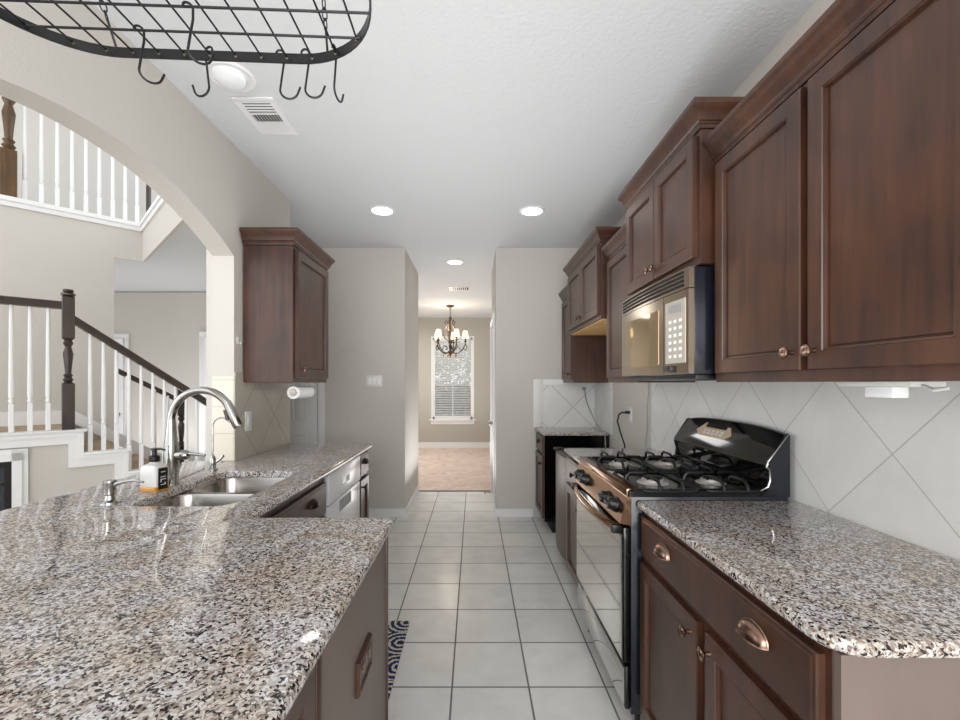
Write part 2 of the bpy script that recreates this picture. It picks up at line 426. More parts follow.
# baseboards
def bb(name, x0, x1, y0, y1, h=0.085):
    return struct(name, M().box(x0, x1, y0, y1, 0.0, h - 0.012).box(x0, x1, y0, y1, h - 0.012, h, 0.004), 'white_trim')
bb('baseboard_far_right', 0.212, 0.60, 4.535, 4.55)
bb('baseboard_far_left', -1.42, -0.69, 4.535, 4.55)
bb('baseboard_hall_left', -0.704, -0.69, 4.55, 5.62)
bb('baseboard_hall_right', 0.211, 0.224, 4.55, 4.76)
bb('baseboard_dining', -2.6, 2.3, wy - 0.015, wy, 0.12)
struct('trim_2', M().box(-0.704, 0.224, 5.605, 5.635, 0.0, 0.008), 'cabinet')
# backsplashes
struct('trim_3', M().box(XR - 0.008, XR, 0.5, 3.09, 0.9, 1.43), 'splash_right')
struct('trim_4', M().box(XR - 0.008, XR, 3.98, 4.545, 0.9, 1.43), 'splash_right')
m = M().box(0.62, XR - 0.008, 4.542, 4.55, 0.9, 1.40); struct('trim_5', m, 'splash_back')
m = M().box(0.605, 0.705, 4.538, 4.55, 0.915, 1.40, 0.002).box(0.705, XR - 0.01, 4.538, 4.55, 1.34, 1.40, 0.002); struct('trim_6', m, 'white_plastic')
MATS['white_plastic'].node_tree.nodes['Principled BSDF'].inputs['Base Color'].default_value = srgb((226, 226, 222))
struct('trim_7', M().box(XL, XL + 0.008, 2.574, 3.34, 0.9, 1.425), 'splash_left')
struct('trim_8', M().box(-1.508, XL + 0.006, 2.566, 2.5738, 0.9, 1.40), 'splash_pier')

# window with frame, sashes, sill and blind
wn = struct('window_1', M().box(wx0, wx0 + 0.04, wy + 0.02, wy + 0.12, wz0, wz1).box(wx1 - 0.04, wx1, wy + 0.02, wy + 0.12, wz0, wz1).box(wx0, wx1, wy + 0.02, wy + 0.12, wz1 - 0.04, wz1).box(wx0, wx1, wy + 0.02, wy + 0.12, wz0, wz0 + 0.05).box(wx0, wx1, wy + 0.05, wy + 0.1, 1.30, 1.35).box((wx0 + wx1) / 2 - 0.012, (wx0 + wx1) / 2 + 0.012, wy + 0.06, wy + 0.09, wz0, 1.3), 'white_trim')
INV[wn.name] = None
part('pane', M().box(wx0 + 0.03, wx1 - 0.03, wy + 0.085, wy + 0.09, wz0 + 0.03, wz1 - 0.03), 'window_glass', wn)
part('window_sill', M().box(wx0 - 0.07, wx1 + 0.07, wy - 0.05, wy + 0.05, wz0 - 0.03, wz0, 0.008).box(wx0 - 0.04, wx1 + 0.04, wy - 0.015, wy, wz0 - 0.1, wz0 - 0.03), 'white_trim', wn)
part('casing', M().box(wx0 - 0.03, wx0, wy - 0.01, wy, wz0, wz1 + 0.03).box(wx1, wx1 + 0.03, wy - 0.01, wy, wz0, wz1 + 0.03).box(wx0, wx1, wy - 0.01, wy, wz1, wz1 + 0.03), 'white_trim', wn)
bl = thing('window_blind', 'white horizontal slat blind hanging in the dining room window', 'blind', (-0.45, wy + 0.035, wz1))
part('headrail', M().box(wx0 + 0.045, wx1 - 0.045, wy + 0.002, wy + 0.05, wz1 - 0.08, wz1 - 0.042, 0.004), 'white_trim', bl)
m = M(); k = 0; z = wz1 - 0.11
while z > wz0 + 0.09:
    a = 0.0125 if z > 1.33 else 0.010
    m.loops([[(x, wy + 0.004, z + a + 0.0015), (x, wy + 0.044, z - a + 0.0015), (x, wy + 0.044, z - a - 0.0015), (x, wy + 0.004, z + a - 0.0015)] for x in (wx0 + 0.045, wx1 - 0.045)])
    z -= 0.036
part('slats', m, 'white_trim', bl)
part('bottom_rail', M().box(wx0 + 0.045, wx1 - 0.045, wy + 0.002, wy + 0.046, wz0 + 0.052, wz0 + 0.075, 0.004), 'white_trim', bl)
m = M()
for x in (-0.72, -0.18): m.tube([(x, wy + 0.024, wz1 - 0.06), (x, wy + 0.024, wz0 + 0.06)], 0.0018, 5)
part('ladder_cord', m, 'white_trim', bl)
# garden outside
struct('ground', M().box(-14, 12, 9.6, 30, -0.25, -0.15), 'lawn')
def tree(loc, h, r, n, label, seed):
    rnd = random.Random(seed)
    t = thing('garden_tree', label, 'tree', loc, group=None, local=True)
    part('trunk', M().tube([(0, 0, 0), (0.05, 0.03, h * 0.3), (-0.03, 0, h * 0.6), (0.02, 0.05, h * 0.9)], [0.11, 0.09, 0.06, 0.02], 8), 'bark', t)
    m = M()
    for i in range(n):
        a = rnd.random() * 2 * pi; q = rnd.random() ** 0.4; el = rnd.uniform(-1, 1)
        c = Vector((r * q * cos(a) * math.sqrt(1 - el * el), r * q * sin(a) * math.sqrt(1 - el * el), h * 0.62 + h * 0.42 * q * el))
        u = Vector((rnd.gauss(0, 1), rnd.gauss(0, 1), rnd.gauss(0, 1))).normalized() * 0.09; v = u.orthogonal().normalized() * 0.045
        m.bm.faces.new([m.bm.verts.new(c + k) for k in (u, v, -u, -v)])
    part('foliage', m, 'leaf', t)
tree((-1.5, 12.6, -0.15), 4.4, 1.1, 2200, 'leafy garden tree seen through the left half of the window blind', 3)
tree((0.1, 15.6, -0.15), 4.4, 1.25, 2200, 'leafy garden tree seen through the right half of the window blind', 5)

rnd = random.Random(11); m = M()
for i in range(3200):
    c = Vector((rnd.uniform(-3.5, 2.5), 18.0 + rnd.uniform(-0.4, 0.4), rnd.uniform(-0.1, 1.35)))
    u = Vector((rnd.gauss(0, 1), rnd.gauss(0, 1), rnd.gauss(0, 1))).normalized() * 0.11; v = u.orthogonal().normalized() * 0.06
    m.bm.faces.new([m.bm.verts.new(c + k) for k in (u, v, -u, -v)])
mat('hedge_leaf', (74, 90, 92), 0.7)
t = thing('garden_hedge', 'low dark garden hedge behind the trees outside the dining room window', 'hedge', (-0.5, 18, -0.15))
part('foliage', m, 'hedge_leaf', t)
part('stems', M().box(-3.4, 2.4, 17.85, 18.15, -0.15, 1.1), 'hedge_leaf', t)

# doors
def panel_door(name, x0, x1, y, z1, sg=-1):
    d = struct(name, M().box(x0, x1, y, y + 0.035, 0.01, z1), 'white_trim'); INV[d.name] = None
    m = M(); wdt = x1 - x0
    for (za, zb) in ((0.2, 0.85), (0.98, 1.62), (1.72, 1.95)):
        for (xa, xb) in ((x0 + 0.1, x0 + wdt / 2 - 0.05), (x0 + wdt / 2 + 0.05, x1 - 0.1)):
            rings = [[(xa + i, y - dd, za + i), (xb - i, y - dd, za + i), (xb - i, y - dd, zb - i), (xa + i, y - dd, zb - i)] for i, dd in ((0, 0.0005), (0.008, 0.007), (0.02, 0.001), (0.05, 0.009))]
            m.loops(rings)
    part('raised_panels', m, 'white_trim', d)
    m = M()
    for (xa, xb) in ((x0 - 0.07, x0 - 0.005), (x1 + 0.005, x1 + 0.07)):
        m.box(xa, xb, y + 0.012, y + 0.034, 0, z1 + 0.005, 0.004)
    m.box(x0 - 0.07, x1 + 0.07, y + 0.012, y + 0.034, z1 + 0.005, z1 + 0.07, 0.004)
    part('door_casing', m, 'white_trim', d)
    return d
d = panel_door('door_1', -2.19, -1.59, 4.514, 2.03)
d = panel_door('door_2', -5.75, -5.01, 6.364, 2.0)
part('door_knob', M().lathe([(0.0, -0.07), (0.02, -0.068), (0.028, -0.05), (0.02, -0.035), (0.01, -0.03), (0.01, -0.012), (0.03, -0.01), (0.03, 0)], (-5.08, 6.364, 0.92), 'Y', 14), 'bronze', d)
d = panel_door('door_3', -3.86, -3.1, 6.364, 2.03)
# white door in the hallway's right wall, facing the passage
d = struct('door_4', M().box(0.232, 0.268, 4.83, 5.57, 0.01, 2.04), 'white_trim'); INV[d.name] = None
part('door_casing', M().box(0.205, 0.226, 4.75, 4.825, 0, 2.05, 0.004).box(0.205, 0.226, 5.575, 5.635, 0, 2.05, 0.004).box(0.205, 0.226, 4.75, 5.635, 2.05, 2.12, 0.004), 'white_trim', d)
m = M()
for (za, zb) in ((0.2, 0.85), (0.98, 1.62), (1.72, 1.95)):
    for (ya, yb) in ((4.91, 5.16), (5.24, 5.49)): m.panel(0.2319, -1, ya, yb, za, zb, [(0, 0), (0.01, 0.005), (0.03, 0.001), (0.05, 0.006)])
part('raised_panels', m, 'white_trim', d)
part('door_knob', M().lathe([(0.03, 0), (0.03, -0.006), (0.011, -0.01), (0.011, -0.03), (0.024, -0.038), (0.03, -0.052), (0.02, -0.066), (0, -0.07)], (0.232, 4.92, 0.92), 'X', 16), 'nickel', d)
st = single('door_stop', M().tube([(0.211 - 0.0, 5.3, 0.06), (0.13, 5.29, 0.062)], 0.008, 8).lathe([(0.014, 0), (0.014, -0.02), (0.0, -0.022)], (0.135, 5.29, 0.062), 'X', 10), 'nickel', 'small spring door stop low beside the hallway door near the carpet', 'door stop')

# ------------------------------------------------------------------ staircase (local frame turned by 45 degrees)
SX, SY = -3.022, 3.32
F45 = Matrix.Translation((SX, SY, 0)) @ Matrix.Rotation(pi / 4, 4, 'Z')
prof = [(-2.6, 1.0)]; a0, z0 = 0.084, 1.0; steps = []
while z0 > 0.05:
    prof.append((a0, z0)); z1 = z0 - 0.1765
    if z1 < 0.05: z1 = 0.0
    prof.append((a0, z1)); steps.append((a0, z0)); z0 = z1; a0 += 0.266
top = prof[:]
m = M(); poly = top + [(-2.6, 0.0)]
m.loops([[(a, 0.001, z - 0.03 if z > 0.03 else z) for a, z in poly], [(a, 1.39, z - 0.03 if z > 0.03 else z) for a, z in poly]]).__class__
m.xform(F45)
sc_ = struct('staircase', m, 'carpet_tan', angle=20)
m = M(); m.loops([[(a, 0.0, z - 0.012 if z > 0.02 else z) for a, z in poly], [(a, -0.05, z - 0.012 if z > 0.02 else z) for a, z in poly]]); m.xform(F45)
part('stair_side_wall', m, 'wall', sc_, angle=20)
low = [(a - (0.085 if i > 0 else 0), max(z - 0.085, 0.0)) for i, (a, z) in enumerate(top)]
m = M(); band = top + low[::-1]
m.loops([[(a, -0.052, z) for a, z in band], [(a, -0.070, z) for a, z in band]])
b2 = [(a - (0.0 if i == 0 else 0.018), z - 0.0) for i, (a, z) in enumerate(top)]
bandb = top + [(a - (0.03 if i > 0 else 0), max(z - 0.03, 0.0)) for i, (a, z) in enumerate(top)][::-1]
m.loops([[(a, -0.0705, z) for a, z in bandb], [(a, -0.080, z) for a, z in bandb]])
xa = -2.6
for a, z in steps:
    m.box(xa, a + 0.02, -0.09, 0.03, z - 0.0, z + 0.018, 0.004); xa = a
m.xform(F45)
part('stringer_trim', m, 'white_trim', sc_)
m = M(); m.box(-2.6, 0.10, 1.37, 1.388, 0.97, 1.10)
m.loops([[(0.10, b, 0.97), (0.9, b, 0.40), (0.9, b, 0.53), (0.10, b, 1.10)] for b in (1.37, 1.388)])
m.xform(F45); part('skirting', m, 'white_trim', sc_)

def sqring(h, z, k=1.0): return [(-h, -h, z), (h, -h, z), (h, h, z), (-h, h, z)]
def baluster(mb, x, y, z0, z1, h=0.0145):
    mb.box(x - h, x + h, y - h, y + h, z0, z0 + 0.2, 0.003, 1)
    mb.lathe([(0.010, z0 + 0.2), (0.017, z0 + 0.215), (0.011, z0 + 0.235), (0.016, z0 + 0.25), (0.0155, z0 + 0.28), (0.0105, z1)], (x, y, 0), 'Z', 10)
def newel(mb, x, y, z0, z1, h, sq0, sq1, cap=True):
    mb.box(x - h, x + h, y - h, y + h, z0, sq0, 0.004, 1)
    L = sq1 - sq0; pr = [(h * 0.95, 0), (h * 0.6, 0.03), (h * 0.9, 0.08), (h * 0.55, 0.13), (h * 0.8, 0.18), (h * 0.5, 0.22), (h * 0.62, 0.4), (h * 0.85, 0.66), (h * 0.5, 0.82), (h * 0.85, 0.9), (h * 0.6, 0.96), (h * 0.95, 1.0)]
    mb.lathe([(r, sq0 + q * L) for r, q in pr], (x, y, 0), 'Z', 18)
    if cap:
        mb.box(x - h, x + h, y - h, y + h, sq1, z1 - 0.06, 0.004, 1)
        mb.lathe([(h * 0.8, z1 - 0.06), (h * 1.15, z1 - 0.05), (h * 1.2, z1 - 0.035), (h * 0.7, z1 - 0.03), (h * 0.9, z1 - 0.02), (h * 0.8, z1 - 0.006), (0.001, z1)], (x, y, 0), 'Z', 18)
def railbar(mb, pts, hw, hh):
    rings = []
    for p in pts:
        x, y, z = p
        rings.append([(x, y - hw, z - hh), (x, y - hw * 1.0, z + hh * 0.1), (x, y - hw * 0.7, z + hh * 0.8), (x, y, z + hh), (x, y + hw * 0.7, z + hh * 0.8), (x, y + hw, z + hh * 0.1), (x, y + hw, z - hh)])
    mb.loops(rings)
rl = thing('stair_railing', 'stair railing with dark handrail, turned newel and white balusters in front of the landing', 'railing', (SX, SY, 1.0), pi / 4, local=True)
def rp(name, m, mt, label=None): m.xform(Matrix.Translation((0, 0, -1.0))); return part(name, m, mt, rl, label)
m = M(); newel(m, 0, -0.02, 1.018, 2.06, 0.036, 1.36, 1.69); rp('newel_post', m, 'dark_rail')
m = M(); railbar(m, [(-2.5, -0.02, 1.935), (-0.034, -0.02, 1.935)], 0.03, 0.03); railbar(m, [(0.034, -0.02, 1.833), (1.45, -0.02, 1.825 - 1.405 * 0.735)], 0.03, 0.036); rp('handrail', m, 'dark_rail')
for a in [-0.107 - 0.093 * k for k in range(12)]:
    m = M(); baluster(m, a, -0.02, 1.018, 1.91); rp('baluster', m, 'white_trim')
a = 0.124
while a < 1.3:
    lev = 1.0
    for (sa, sz) in steps:
        if a > sa: lev = sz - 0.1765
    if lev < 0.1: lev = 0.0
    m = M(); baluster(m, a, -0.02, lev + 0.018, 1.80 - (a - 0.045) * 0.735); rp('baluster', m, 'white_trim'); a += 0.0785
# far side railing of the lower steps
r2 = thing('stair_railing', 'second dark stair handrail seen behind the white balusters, ending at a dark newel', 'railing', (SX, SY, 0.4), pi / 4, local=True)
m = M(); railbar(m, [(0.43, 1.40, 1.50), (0.97, 1.40, 1.18)], 0.028, 0.03); m.xform(Matrix.Translation((0, 0, -0.4))); part('handrail', m, 'dark_rail', r2)
m = M(); newel(m, 1.01, 1.40, 0.16, 1.34, 0.042, 0.62, 1.0); m.xform(Matrix.Translation((0, 0, -0.4))); part('newel_post', m, 'dark_rail', r2)
for k in range(4):
    a = 0.52 + 0.12 * k; lev = 1.0
    for (sa, sz) in steps:
        if a > sa: lev = sz - 0.1765
    m = M(); baluster(m, a, 1.37, lev - 0.03, 1.49 - (a - 0.43) * 0.59); m.xform(Matrix.Translation((0, 0, -0.4))); part('baluster', m, 'white_trim', r2)
# balcony railing upstairs
r3 = thing('balcony_railing', 'upstairs balcony railing of white balusters with brown newel above the white ledge', 'railing', (C0[0], C0[1], 3.0), pi / 4, local=True)
def pxs(u):
    k = (474 - u) / 446; return (-k * C0[1] - C0[0]) / (1 + k) / S2
for u in (-12, 7.5 + 34 / 2, 41.5, 57.5, 72.5, 86.5, 100, 113.5, 126, 138):
    m = M(); baluster(m, pxs(u), 0.06, 3.061, 4.13, 0.017); m.xform(Matrix.Translation((0, 0, -3.0))); part('baluster', m, 'white_trim', r3)
m = M(); newel(m, pxs(8.5), 0.05, 3.061, 4.25, 0.056, 3.50, 4.02); m.xform(Matrix.Translation((0, 0, -3.0))); part('newel_post', m, 'brown_newel', r3)
m = M(); railbar(m, [(-3.2, 0.06, 4.15), (0.06, 0.06, 4.15)], 0.03, 0.03); m.xform(Matrix.Translation((0, 0, -3.0))); part('handrail', m, 'dark_rail', r3)
m = M(); newel(m, 0, 0, 2.94, 3.9, 0.021, 3.3, 3.5); m.xform(Matrix.Translation((-4.1, 5.62, 0)))
single('newel_post', m, 'dark_rail', 'slim dark newel post behind the corner of the upstairs balcony', 'post')
# fireplace below the landing
fp = thing('fireplace', 'dark glazed fireplace in a white moulded surround below the stair landing', 'fireplace', (SX, SY, 0), pi / 4, local=True)
m = M()
for (i0, dpt) in ((0, 0.02), (0.03, 0.034), (0.055, 0.026)):
    xa, xb, zt = -1.35 + i0, -0.21 - i0, 0.905 - i0
    wd = 0.08 - i0
    m.box(xb - wd, xb, -0.05 - dpt, -0.052, 0.0, zt).box(xa, xa + wd, -0.05 - dpt, -0.052, 0.0, zt).box(xa, xb, -0.05 - dpt, -0.052, zt - wd, zt)
part('surround', m, 'white_trim', fp)
part('frame', M().box(-1.27, -1.235, -0.075, -0.052, 0, 0.825).box(-0.325, -0.29, -0.075, -0.052, 0, 0.825).box(-1.235, -0.325, -0.075, -0.052, 0.785, 0.825).box(-1.235, -0.325, -0.07, -0.052, 0.66, 0.68), 'black_metal', fp)
part('glass', M().box(-1.235, -0.325, -0.06, -0.0525, 0.0, 0.785), 'navy_glass', fp)

# ------------------------------------------------------------------ cabinets
DOOR = [(0, 0), (0, 0.017), (0.003, 0.02), (0.049, 0.02), (0.051, 0.0165), (0.055, 0.0175), (0.0565, 0.006), (0.060, 0.006), (0.062, 0.0085)]
DRAW = [(0, 0), (0, 0.013), (0.003, 0.016), (0.010, 0.016), (0.014, 0.019), (0.018, 0.019)]
KNOB = [(0.007, 0), (0.006, 0.010), (0.006, 0.014), (0.012, 0.018), (0.0165, 0.023), (0.0165, 0.026), (0.013, 0.029), (0.009, 0.0275), (0.005, 0.0295), (0.001, 0.030)]
def knob(par, x, sg, y, z, mt='bronze'):
    m = M().lathe([(r, sg * h) for r, h in KNOB], (x, y, z), 'X', 18); return part('knob', m, mt, par)
def cup(par, x, sg, y, z, mt='bronze'):
    m = M(); rings = []
    for i in range(13):
        t = pi * i / 12; ring = []
        for j in range(8):
            f = pi / 2 * j / 7
            rr = sin(t) ** 0.75 if 0 < i < 12 else 0.03
            ring.append((x + sg * (0.001 + 0.026 * rr * sin(f)), y - 0.047 * cos(t), z - 0.014 + 0.034 * rr * cos(f)))
        rings.append(ring)
    vr = m.loops(rings, closed=False, cap0=False, cap1=False)
    # lip
    m.tube([r[-1] for r in rings], 0.0022, 6)
    m.tube([(x + sg * 0.002, r[0][1], r[0][2]) for r in rings], 0.003, 6)
    return part('cup_pull', m, mt, par)
def cdoor(par, x, sg, y0, y1, z0, z1, ky=None, kz=None, mt='cabinet', kmt='bronze'):
    d = part('door', M().panel(x, sg, y0, y1, z0, z1, DOOR), mt, par)
    if ky: knob(d, x + sg * 0.02, sg, ky, kz, kmt)
    return d
def cdraw(par, x, sg, y0, y1, z0, z1, pulls=(), kind='cup', mt='cabinet', kmt='bronze'):
    d = part('drawer', M().panel(x, sg, y0, y1, z0, z1, DRAW), mt, par)
    for p in pulls:
        (cup if kind == 'cup' else knob)(d, x + sg * 0.019, sg, p, (z0 + z1) / 2 + 0.02 * (kind == 'cup'), kmt)
    return d
CROWN = [(0.0, -0.02), (0.006, -0.02), (0.008, -0.008), (0.012, -0.006), (0.012, 0.0), (0.018, 0.004), (0.022, 0.018), (0.032, 0.038), (0.044, 0.05), (0.046, 0.056), (0.046, 0.07)]
def crown(par, xw, xf, sg, y0, y1, z, near=True, far=True):
    m = M(); rings = []
    for o, h in CROWN:
        n_, f_ = (o if near else 0), (o if far else 0)
        rings.append([(xw, y0 - n_, z + h), (xf + sg * o, y0 - n_, z + h), (xf + sg * o, y1 + f_, z + h), (xw, y1 + f_, z + h)])
    m.loops(rings); return part('crown_moulding', m, 'cabinet', par)
UC = []
def upper(label, xw, xf, sg, y0, y1, z0, z1, doors, near=True, far=True, group=None):
    t = thing('upper_cabinet', label, 'cabinet', ((xw + xf) / 2, (y0 + y1) / 2, z0), group=group)
    UC.append(t)
    part('body', M().box(xw, xf, y0, y1, z0, z1 - 0.021, 0.0015, 1), 'cabinet', t)
    crown(t, xw, xf, sg, y0, y1, z1, near, far)
    for (a, b, k) in doors: cdoor(t, xf + sg * 0.0005, sg, a, b, z0 + 0.03, z1 - 0.035, k, z0 + 0.03 + 0.05)
    return t
WB = XR - 0.009
upper('large brown upper cabinet with two doors nearest the camera above the granite counter', WB, 0.905, -1, 0.74, 1.668, 1.365, 2.20, [(0.77, 1.185, 1.158), (1.212, 1.64, 1.24)], far=False)
upper('tall brown two-door upper cabinet directly above the microwave', WB, 0.85, -1, 1.672, 2.455, 1.81, 2.335, [(1.695, 2.062, 2.035), (2.067, 2.435, 2.094)])
upper('brown single-door upper cabinet between the microwave and the high deep cabinet', WB, 0.905, -1, 2.47, 3.01, 1.365, 2.20, [(2.50, 2.98, None)], near=False, far=False)
t = upper('high deep brown two-door upper cabinet over the empty refrigerator gap', XR - 0.002, 0.86, -1, 3.02, 4.035, 1.80, 2.335, [(3.045, 3.52, 3.49), (3.53, 4.01, 3.56)])
part('underside', M().box(XR - 0.01, 0.875, 3.04, 4.02, 1.792, 1.7995), 'maple', t, 'unstained light wood underside')
upper('narrow brown upper cabinet in the far right corner above the small counter', WB, 0.905, -1, 4.05, 4.53, 1.365, 2.20, [(4.08, 4.50, 4.12)], near=False, far=False)
upper('brown upper cabinet alone on the left wall beside the arch', XL + 0.009, -1.08, 1, 2.66, 3.27, 1.365, 2.205, [(2.69, 3.25, 2.73)])

def base(label, xw, xf, sg, y0, y1, top=0.883, hollow=False):
    t = thing('base_cabinet', label, 'cabinet', ((xw + xf) / 2, (y0 + y1) / 2, 0))
    m = M()
    if hollow:
        m.box(xw, xf, y0, y1, 0.1, 0.12).box(xf - sg * 0.02, xf, y0, y1, 0.1, top).box(xw, xf, y0, y0 + 0.018, 0.1, top).box(xw, xf, y1 - 0.018, y1, 0.1, top)
    else: m.box(xw, xf, y0, y1, 0.1, top, 0.001, 1)
    part('body', m, 'cabinet', t)
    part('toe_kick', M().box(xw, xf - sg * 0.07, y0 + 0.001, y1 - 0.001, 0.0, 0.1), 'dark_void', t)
    return t
XF = 0.643
t = base('brown base cabinet with one wide drawer and two doors under the near right counter', WB, XF, -1, 0.80, 1.69)
cdraw(t, XF - 0.0005, -1, 0.815, 1.675, 0.715, 0.865, (0.99, 1.465))
cdoor(t, XF - 0.0005, -1, 0.815, 1.205, 0.125, 0.69, 1.178, 0.645)
cdoor(t, XF - 0.0005, -1, 1.25, 1.675, 0.125, 0.69, 1.285, 0.645)
part('end_panel', M().box(WB, XF + 0.001, 0.782, 0.799, 0.0, 0.883), 'panel_taupe', t, 'plain taupe end panel facing the camera')
XF = 0.643
t = base('brown base cabinet with drawer and door between the range and the small refrigerator', WB, XF, -1, 2.50, 3.04)
cdraw(t, XF - 0.0005, -1, 2.52, 3.025, 0.715, 0.865, (2.77,), 'knob', kmt='dark_bronze')
cdoor(t, XF - 0.0005, -1, 2.52, 3.025, 0.125, 0.69, 2.60, 0.62, kmt='dark_bronze')
t = base('small dark base cabinet in the far right corner beyond the refrigerator gap', WB, XF, -1, 4.06, 4.53)
part('side_panel', M().box(WB, XF + 0.001, 4.052, 4.0595, 0.1, 0.883), 'black_gloss', t, 'cabinet side blackened for shade')  # black sheet stands for shade on the brown cabinet side
cdraw(t, XF - 0.0005, -1, 4.075, 4.515, 0.715, 0.865, (4.29,), kmt='dark_bronze')
cdoor(t, XF - 0.0005, -1, 4.075, 4.515, 0.125, 0.69, 4.13, 0.62, kmt='dark_bronze')
XS = -0.795
t = base('brown sink cabinet with a wide drawer front and two doors below the double sink', XL + 0.001, XS, 1, 1.505, 2.365, hollow=True)
cdraw(t, XS + 0.0005, 1, 1.52, 2.35, 0.68, 0.84, (1.72, 2.15), kmt='dark_bronze')
cdoor(t, XS + 0.0005, 1, 1.52, 1.92, 0.125, 0.655, 1.88, 0.6, kmt='dark_bronze')
cdoor(t, XS + 0.0005, 1, 1.95, 2.35, 0.125, 0.655, 1.99, 0.6, kmt='dark_bronze')
t = base('narrow brown base cabinet at the far end of the sink counter past the dishwasher', XL + 0.001, XS, 1, 3.04, 3.30)
cdraw(t, XS + 0.0005, 1, 3.05, 3.29, 0.715, 0.865, (3.17,), kmt='dark_bronze')
cdoor(t, XS + 0.0005, 1, 3.05, 3.29, 0.125, 0.69, 3.09, 0.64, kmt='dark_bronze')
# island: cabinet run facing the near side, taupe end panel towards the aisle
t = thing('island_cabinet', 'island base with plain taupe end panel and dark corner trim facing the aisle', 'cabinet', (-0.8, 0.8, 0))
XI = -0.287
part('body', M().box(-1.375, XI - 0.016, 0.32, 1.455, 0.1, 0.883), 'cabinet', t)
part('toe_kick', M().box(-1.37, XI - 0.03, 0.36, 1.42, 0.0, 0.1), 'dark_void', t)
ep = part('end_panel', M().box(XI - 0.015, XI, 0.83, 1.45, 0.0, 0.883), 'panel_taupe', t, 'flat taupe end panel')
part('corner_trim', M().box(XI - 0.014, XI + 0.006, 1.45, 1.464, 0.0, 0.883, 0.002), 'cabinet', t)
part('corner_trim', M().box(XI - 0.014, XI + 0.006, 0.80, 0.829, 0.0, 0.883, 0.003), 'cabinet', t)
m = M().panel(XI - 0.015, 1, 0.36, 0.795, 0.11, 0.87, DOOR); part('side_panel', m, 'cabinet', t)
o = thing('power_outlet', 'brown framed power outlet set sideways in the island end panel', 'outlet', (XI, 1.146, 0.64))
part('cover_plate', M().panel(XI + 0.0005, 1, 1.078, 1.214, 0.597, 0.682, [(0, 0), (0, 0.006), (0.004, 0.011), (0.009, 0.011), (0.011, 0.006)]), 'cabinet', o)
for yy in (1.115, 1.177):
    m = M().box(XI + 0.006, XI + 0.0085, yy - 0.02, yy + 0.02, 0.624, 0.656, 0.004)
    r_ = part('receptacle', m, 'panel_taupe', o)
    part('slots', M().box(XI + 0.008, XI + 0.009, yy - 0.008, yy + 0.001, 0.645, 0.648).box(XI + 0.008, XI + 0.009, yy - 0.008, yy + 0.001, 0.632, 0.635).box(XI + 0.008, XI + 0.009, yy + 0.008, yy + 0.012, 0.638, 0.643), 'plastic_black', r_)

# ------------------------------------------------------------------ countertops
hole = rpoly([(-1.27, 1.62, 0.07), (-0.89, 1.62, 0.07), (-0.89, 2.26, 0.07), (-1.27, 2.26, 0.07)], 8)
out = rpoly([(-1.383, 0.15, 0.0), (-0.262, 0.15, 0.03), (-0.262, 1.488, 0.05), (-0.75, 1.488, 0.03), (-0.75, 3.325, 0.045), (-1.376, 3.325, 0.0), (-1.376, 2.565, 0.0), (-1.66, 2.565, 0.01), (-1.66, 0.908, 0.01), (-1.383, 0.908, 0.0)])
o = slab('countertop', out, 0.8845, 0.915, 'granite', hole=hole, label='large L-shaped speckled granite countertop of island and sink run')
o['category'] = 'countertop'
o = slab('countertop', rpoly([(0.618, 0.762, 0.07), (XR - 0.009, 0.762, 0.0), (XR - 0.009, 1.700, 0.0), (0.618, 1.700, 0.008)]), 0.8845, 0.915, 'granite', label='speckled granite countertop with rounded corner in the right foreground'); o['category'] = 'countertop'
o = slab('countertop', rpoly([(0.618, 2.492, 0.004), (XR - 0.009, 2.492, 0.0), (XR - 0.009, 3.06, 0.0), (0.618, 3.06, 0.01)]), 0.8845, 0.915, 'granite', label='short granite countertop just beyond the gas range'); o['category'] = 'countertop'
o = slab('countertop', rpoly([(0.618, 4.03, 0.01), (XR - 0.009, 4.03, 0.0), (XR - 0.009, 4.536, 0.0), (0.618, 4.536, 0.0)]), 0.8845, 0.915, 'granite', label='small granite countertop against the far right wall'); o['category'] = 'countertop'

# ------------------------------------------------------------------ sink and fittings
t = thing('kitchen_sink', 'double bowl stainless undermount sink in the left counter', 'sink', (-1.08, 1.94, 0.884))
def rrect(x0, x1, y0, y1, r): return rpoly([(x0, y0, r), (x1, y0, r), (x1, y1, r), (x0, y1, r)], 6)
def bowl(y0, y1):
    m = M(); rings = []
    for (i, z) in ((-0.02, 0.882), (0.0, 0.882), (0.004, 0.872), (0.010, 0.74), (0.018, 0.712), (0.04, 0.70), (0.12, 0.695)):
        rings.append([(x, y, z) for x, y in rrect(-1.275 + i, -0.885 - i, y0 + i, y1 - i, max(0.075 - i * 0.4, 0.02))])
    m.loops(rings, cap0=False)
    yc = (y0 + y1) / 2
    b = part('bowl', m, 'steel', t)
    part('drain', M().lathe([(0.045, 0.697), (0.04, 0.699), (0.03, 0.696), (0.0, 0.696)], (-1.08, yc, 0), 'Z', 20), 'chrome', b)
bowl(1.615, 1.925); bowl(1.955, 2.265)
part('divider', M().box(-1.25, -0.905, 1.925, 1.955, 0.82, 0.876, 0.006), 'steel', t)

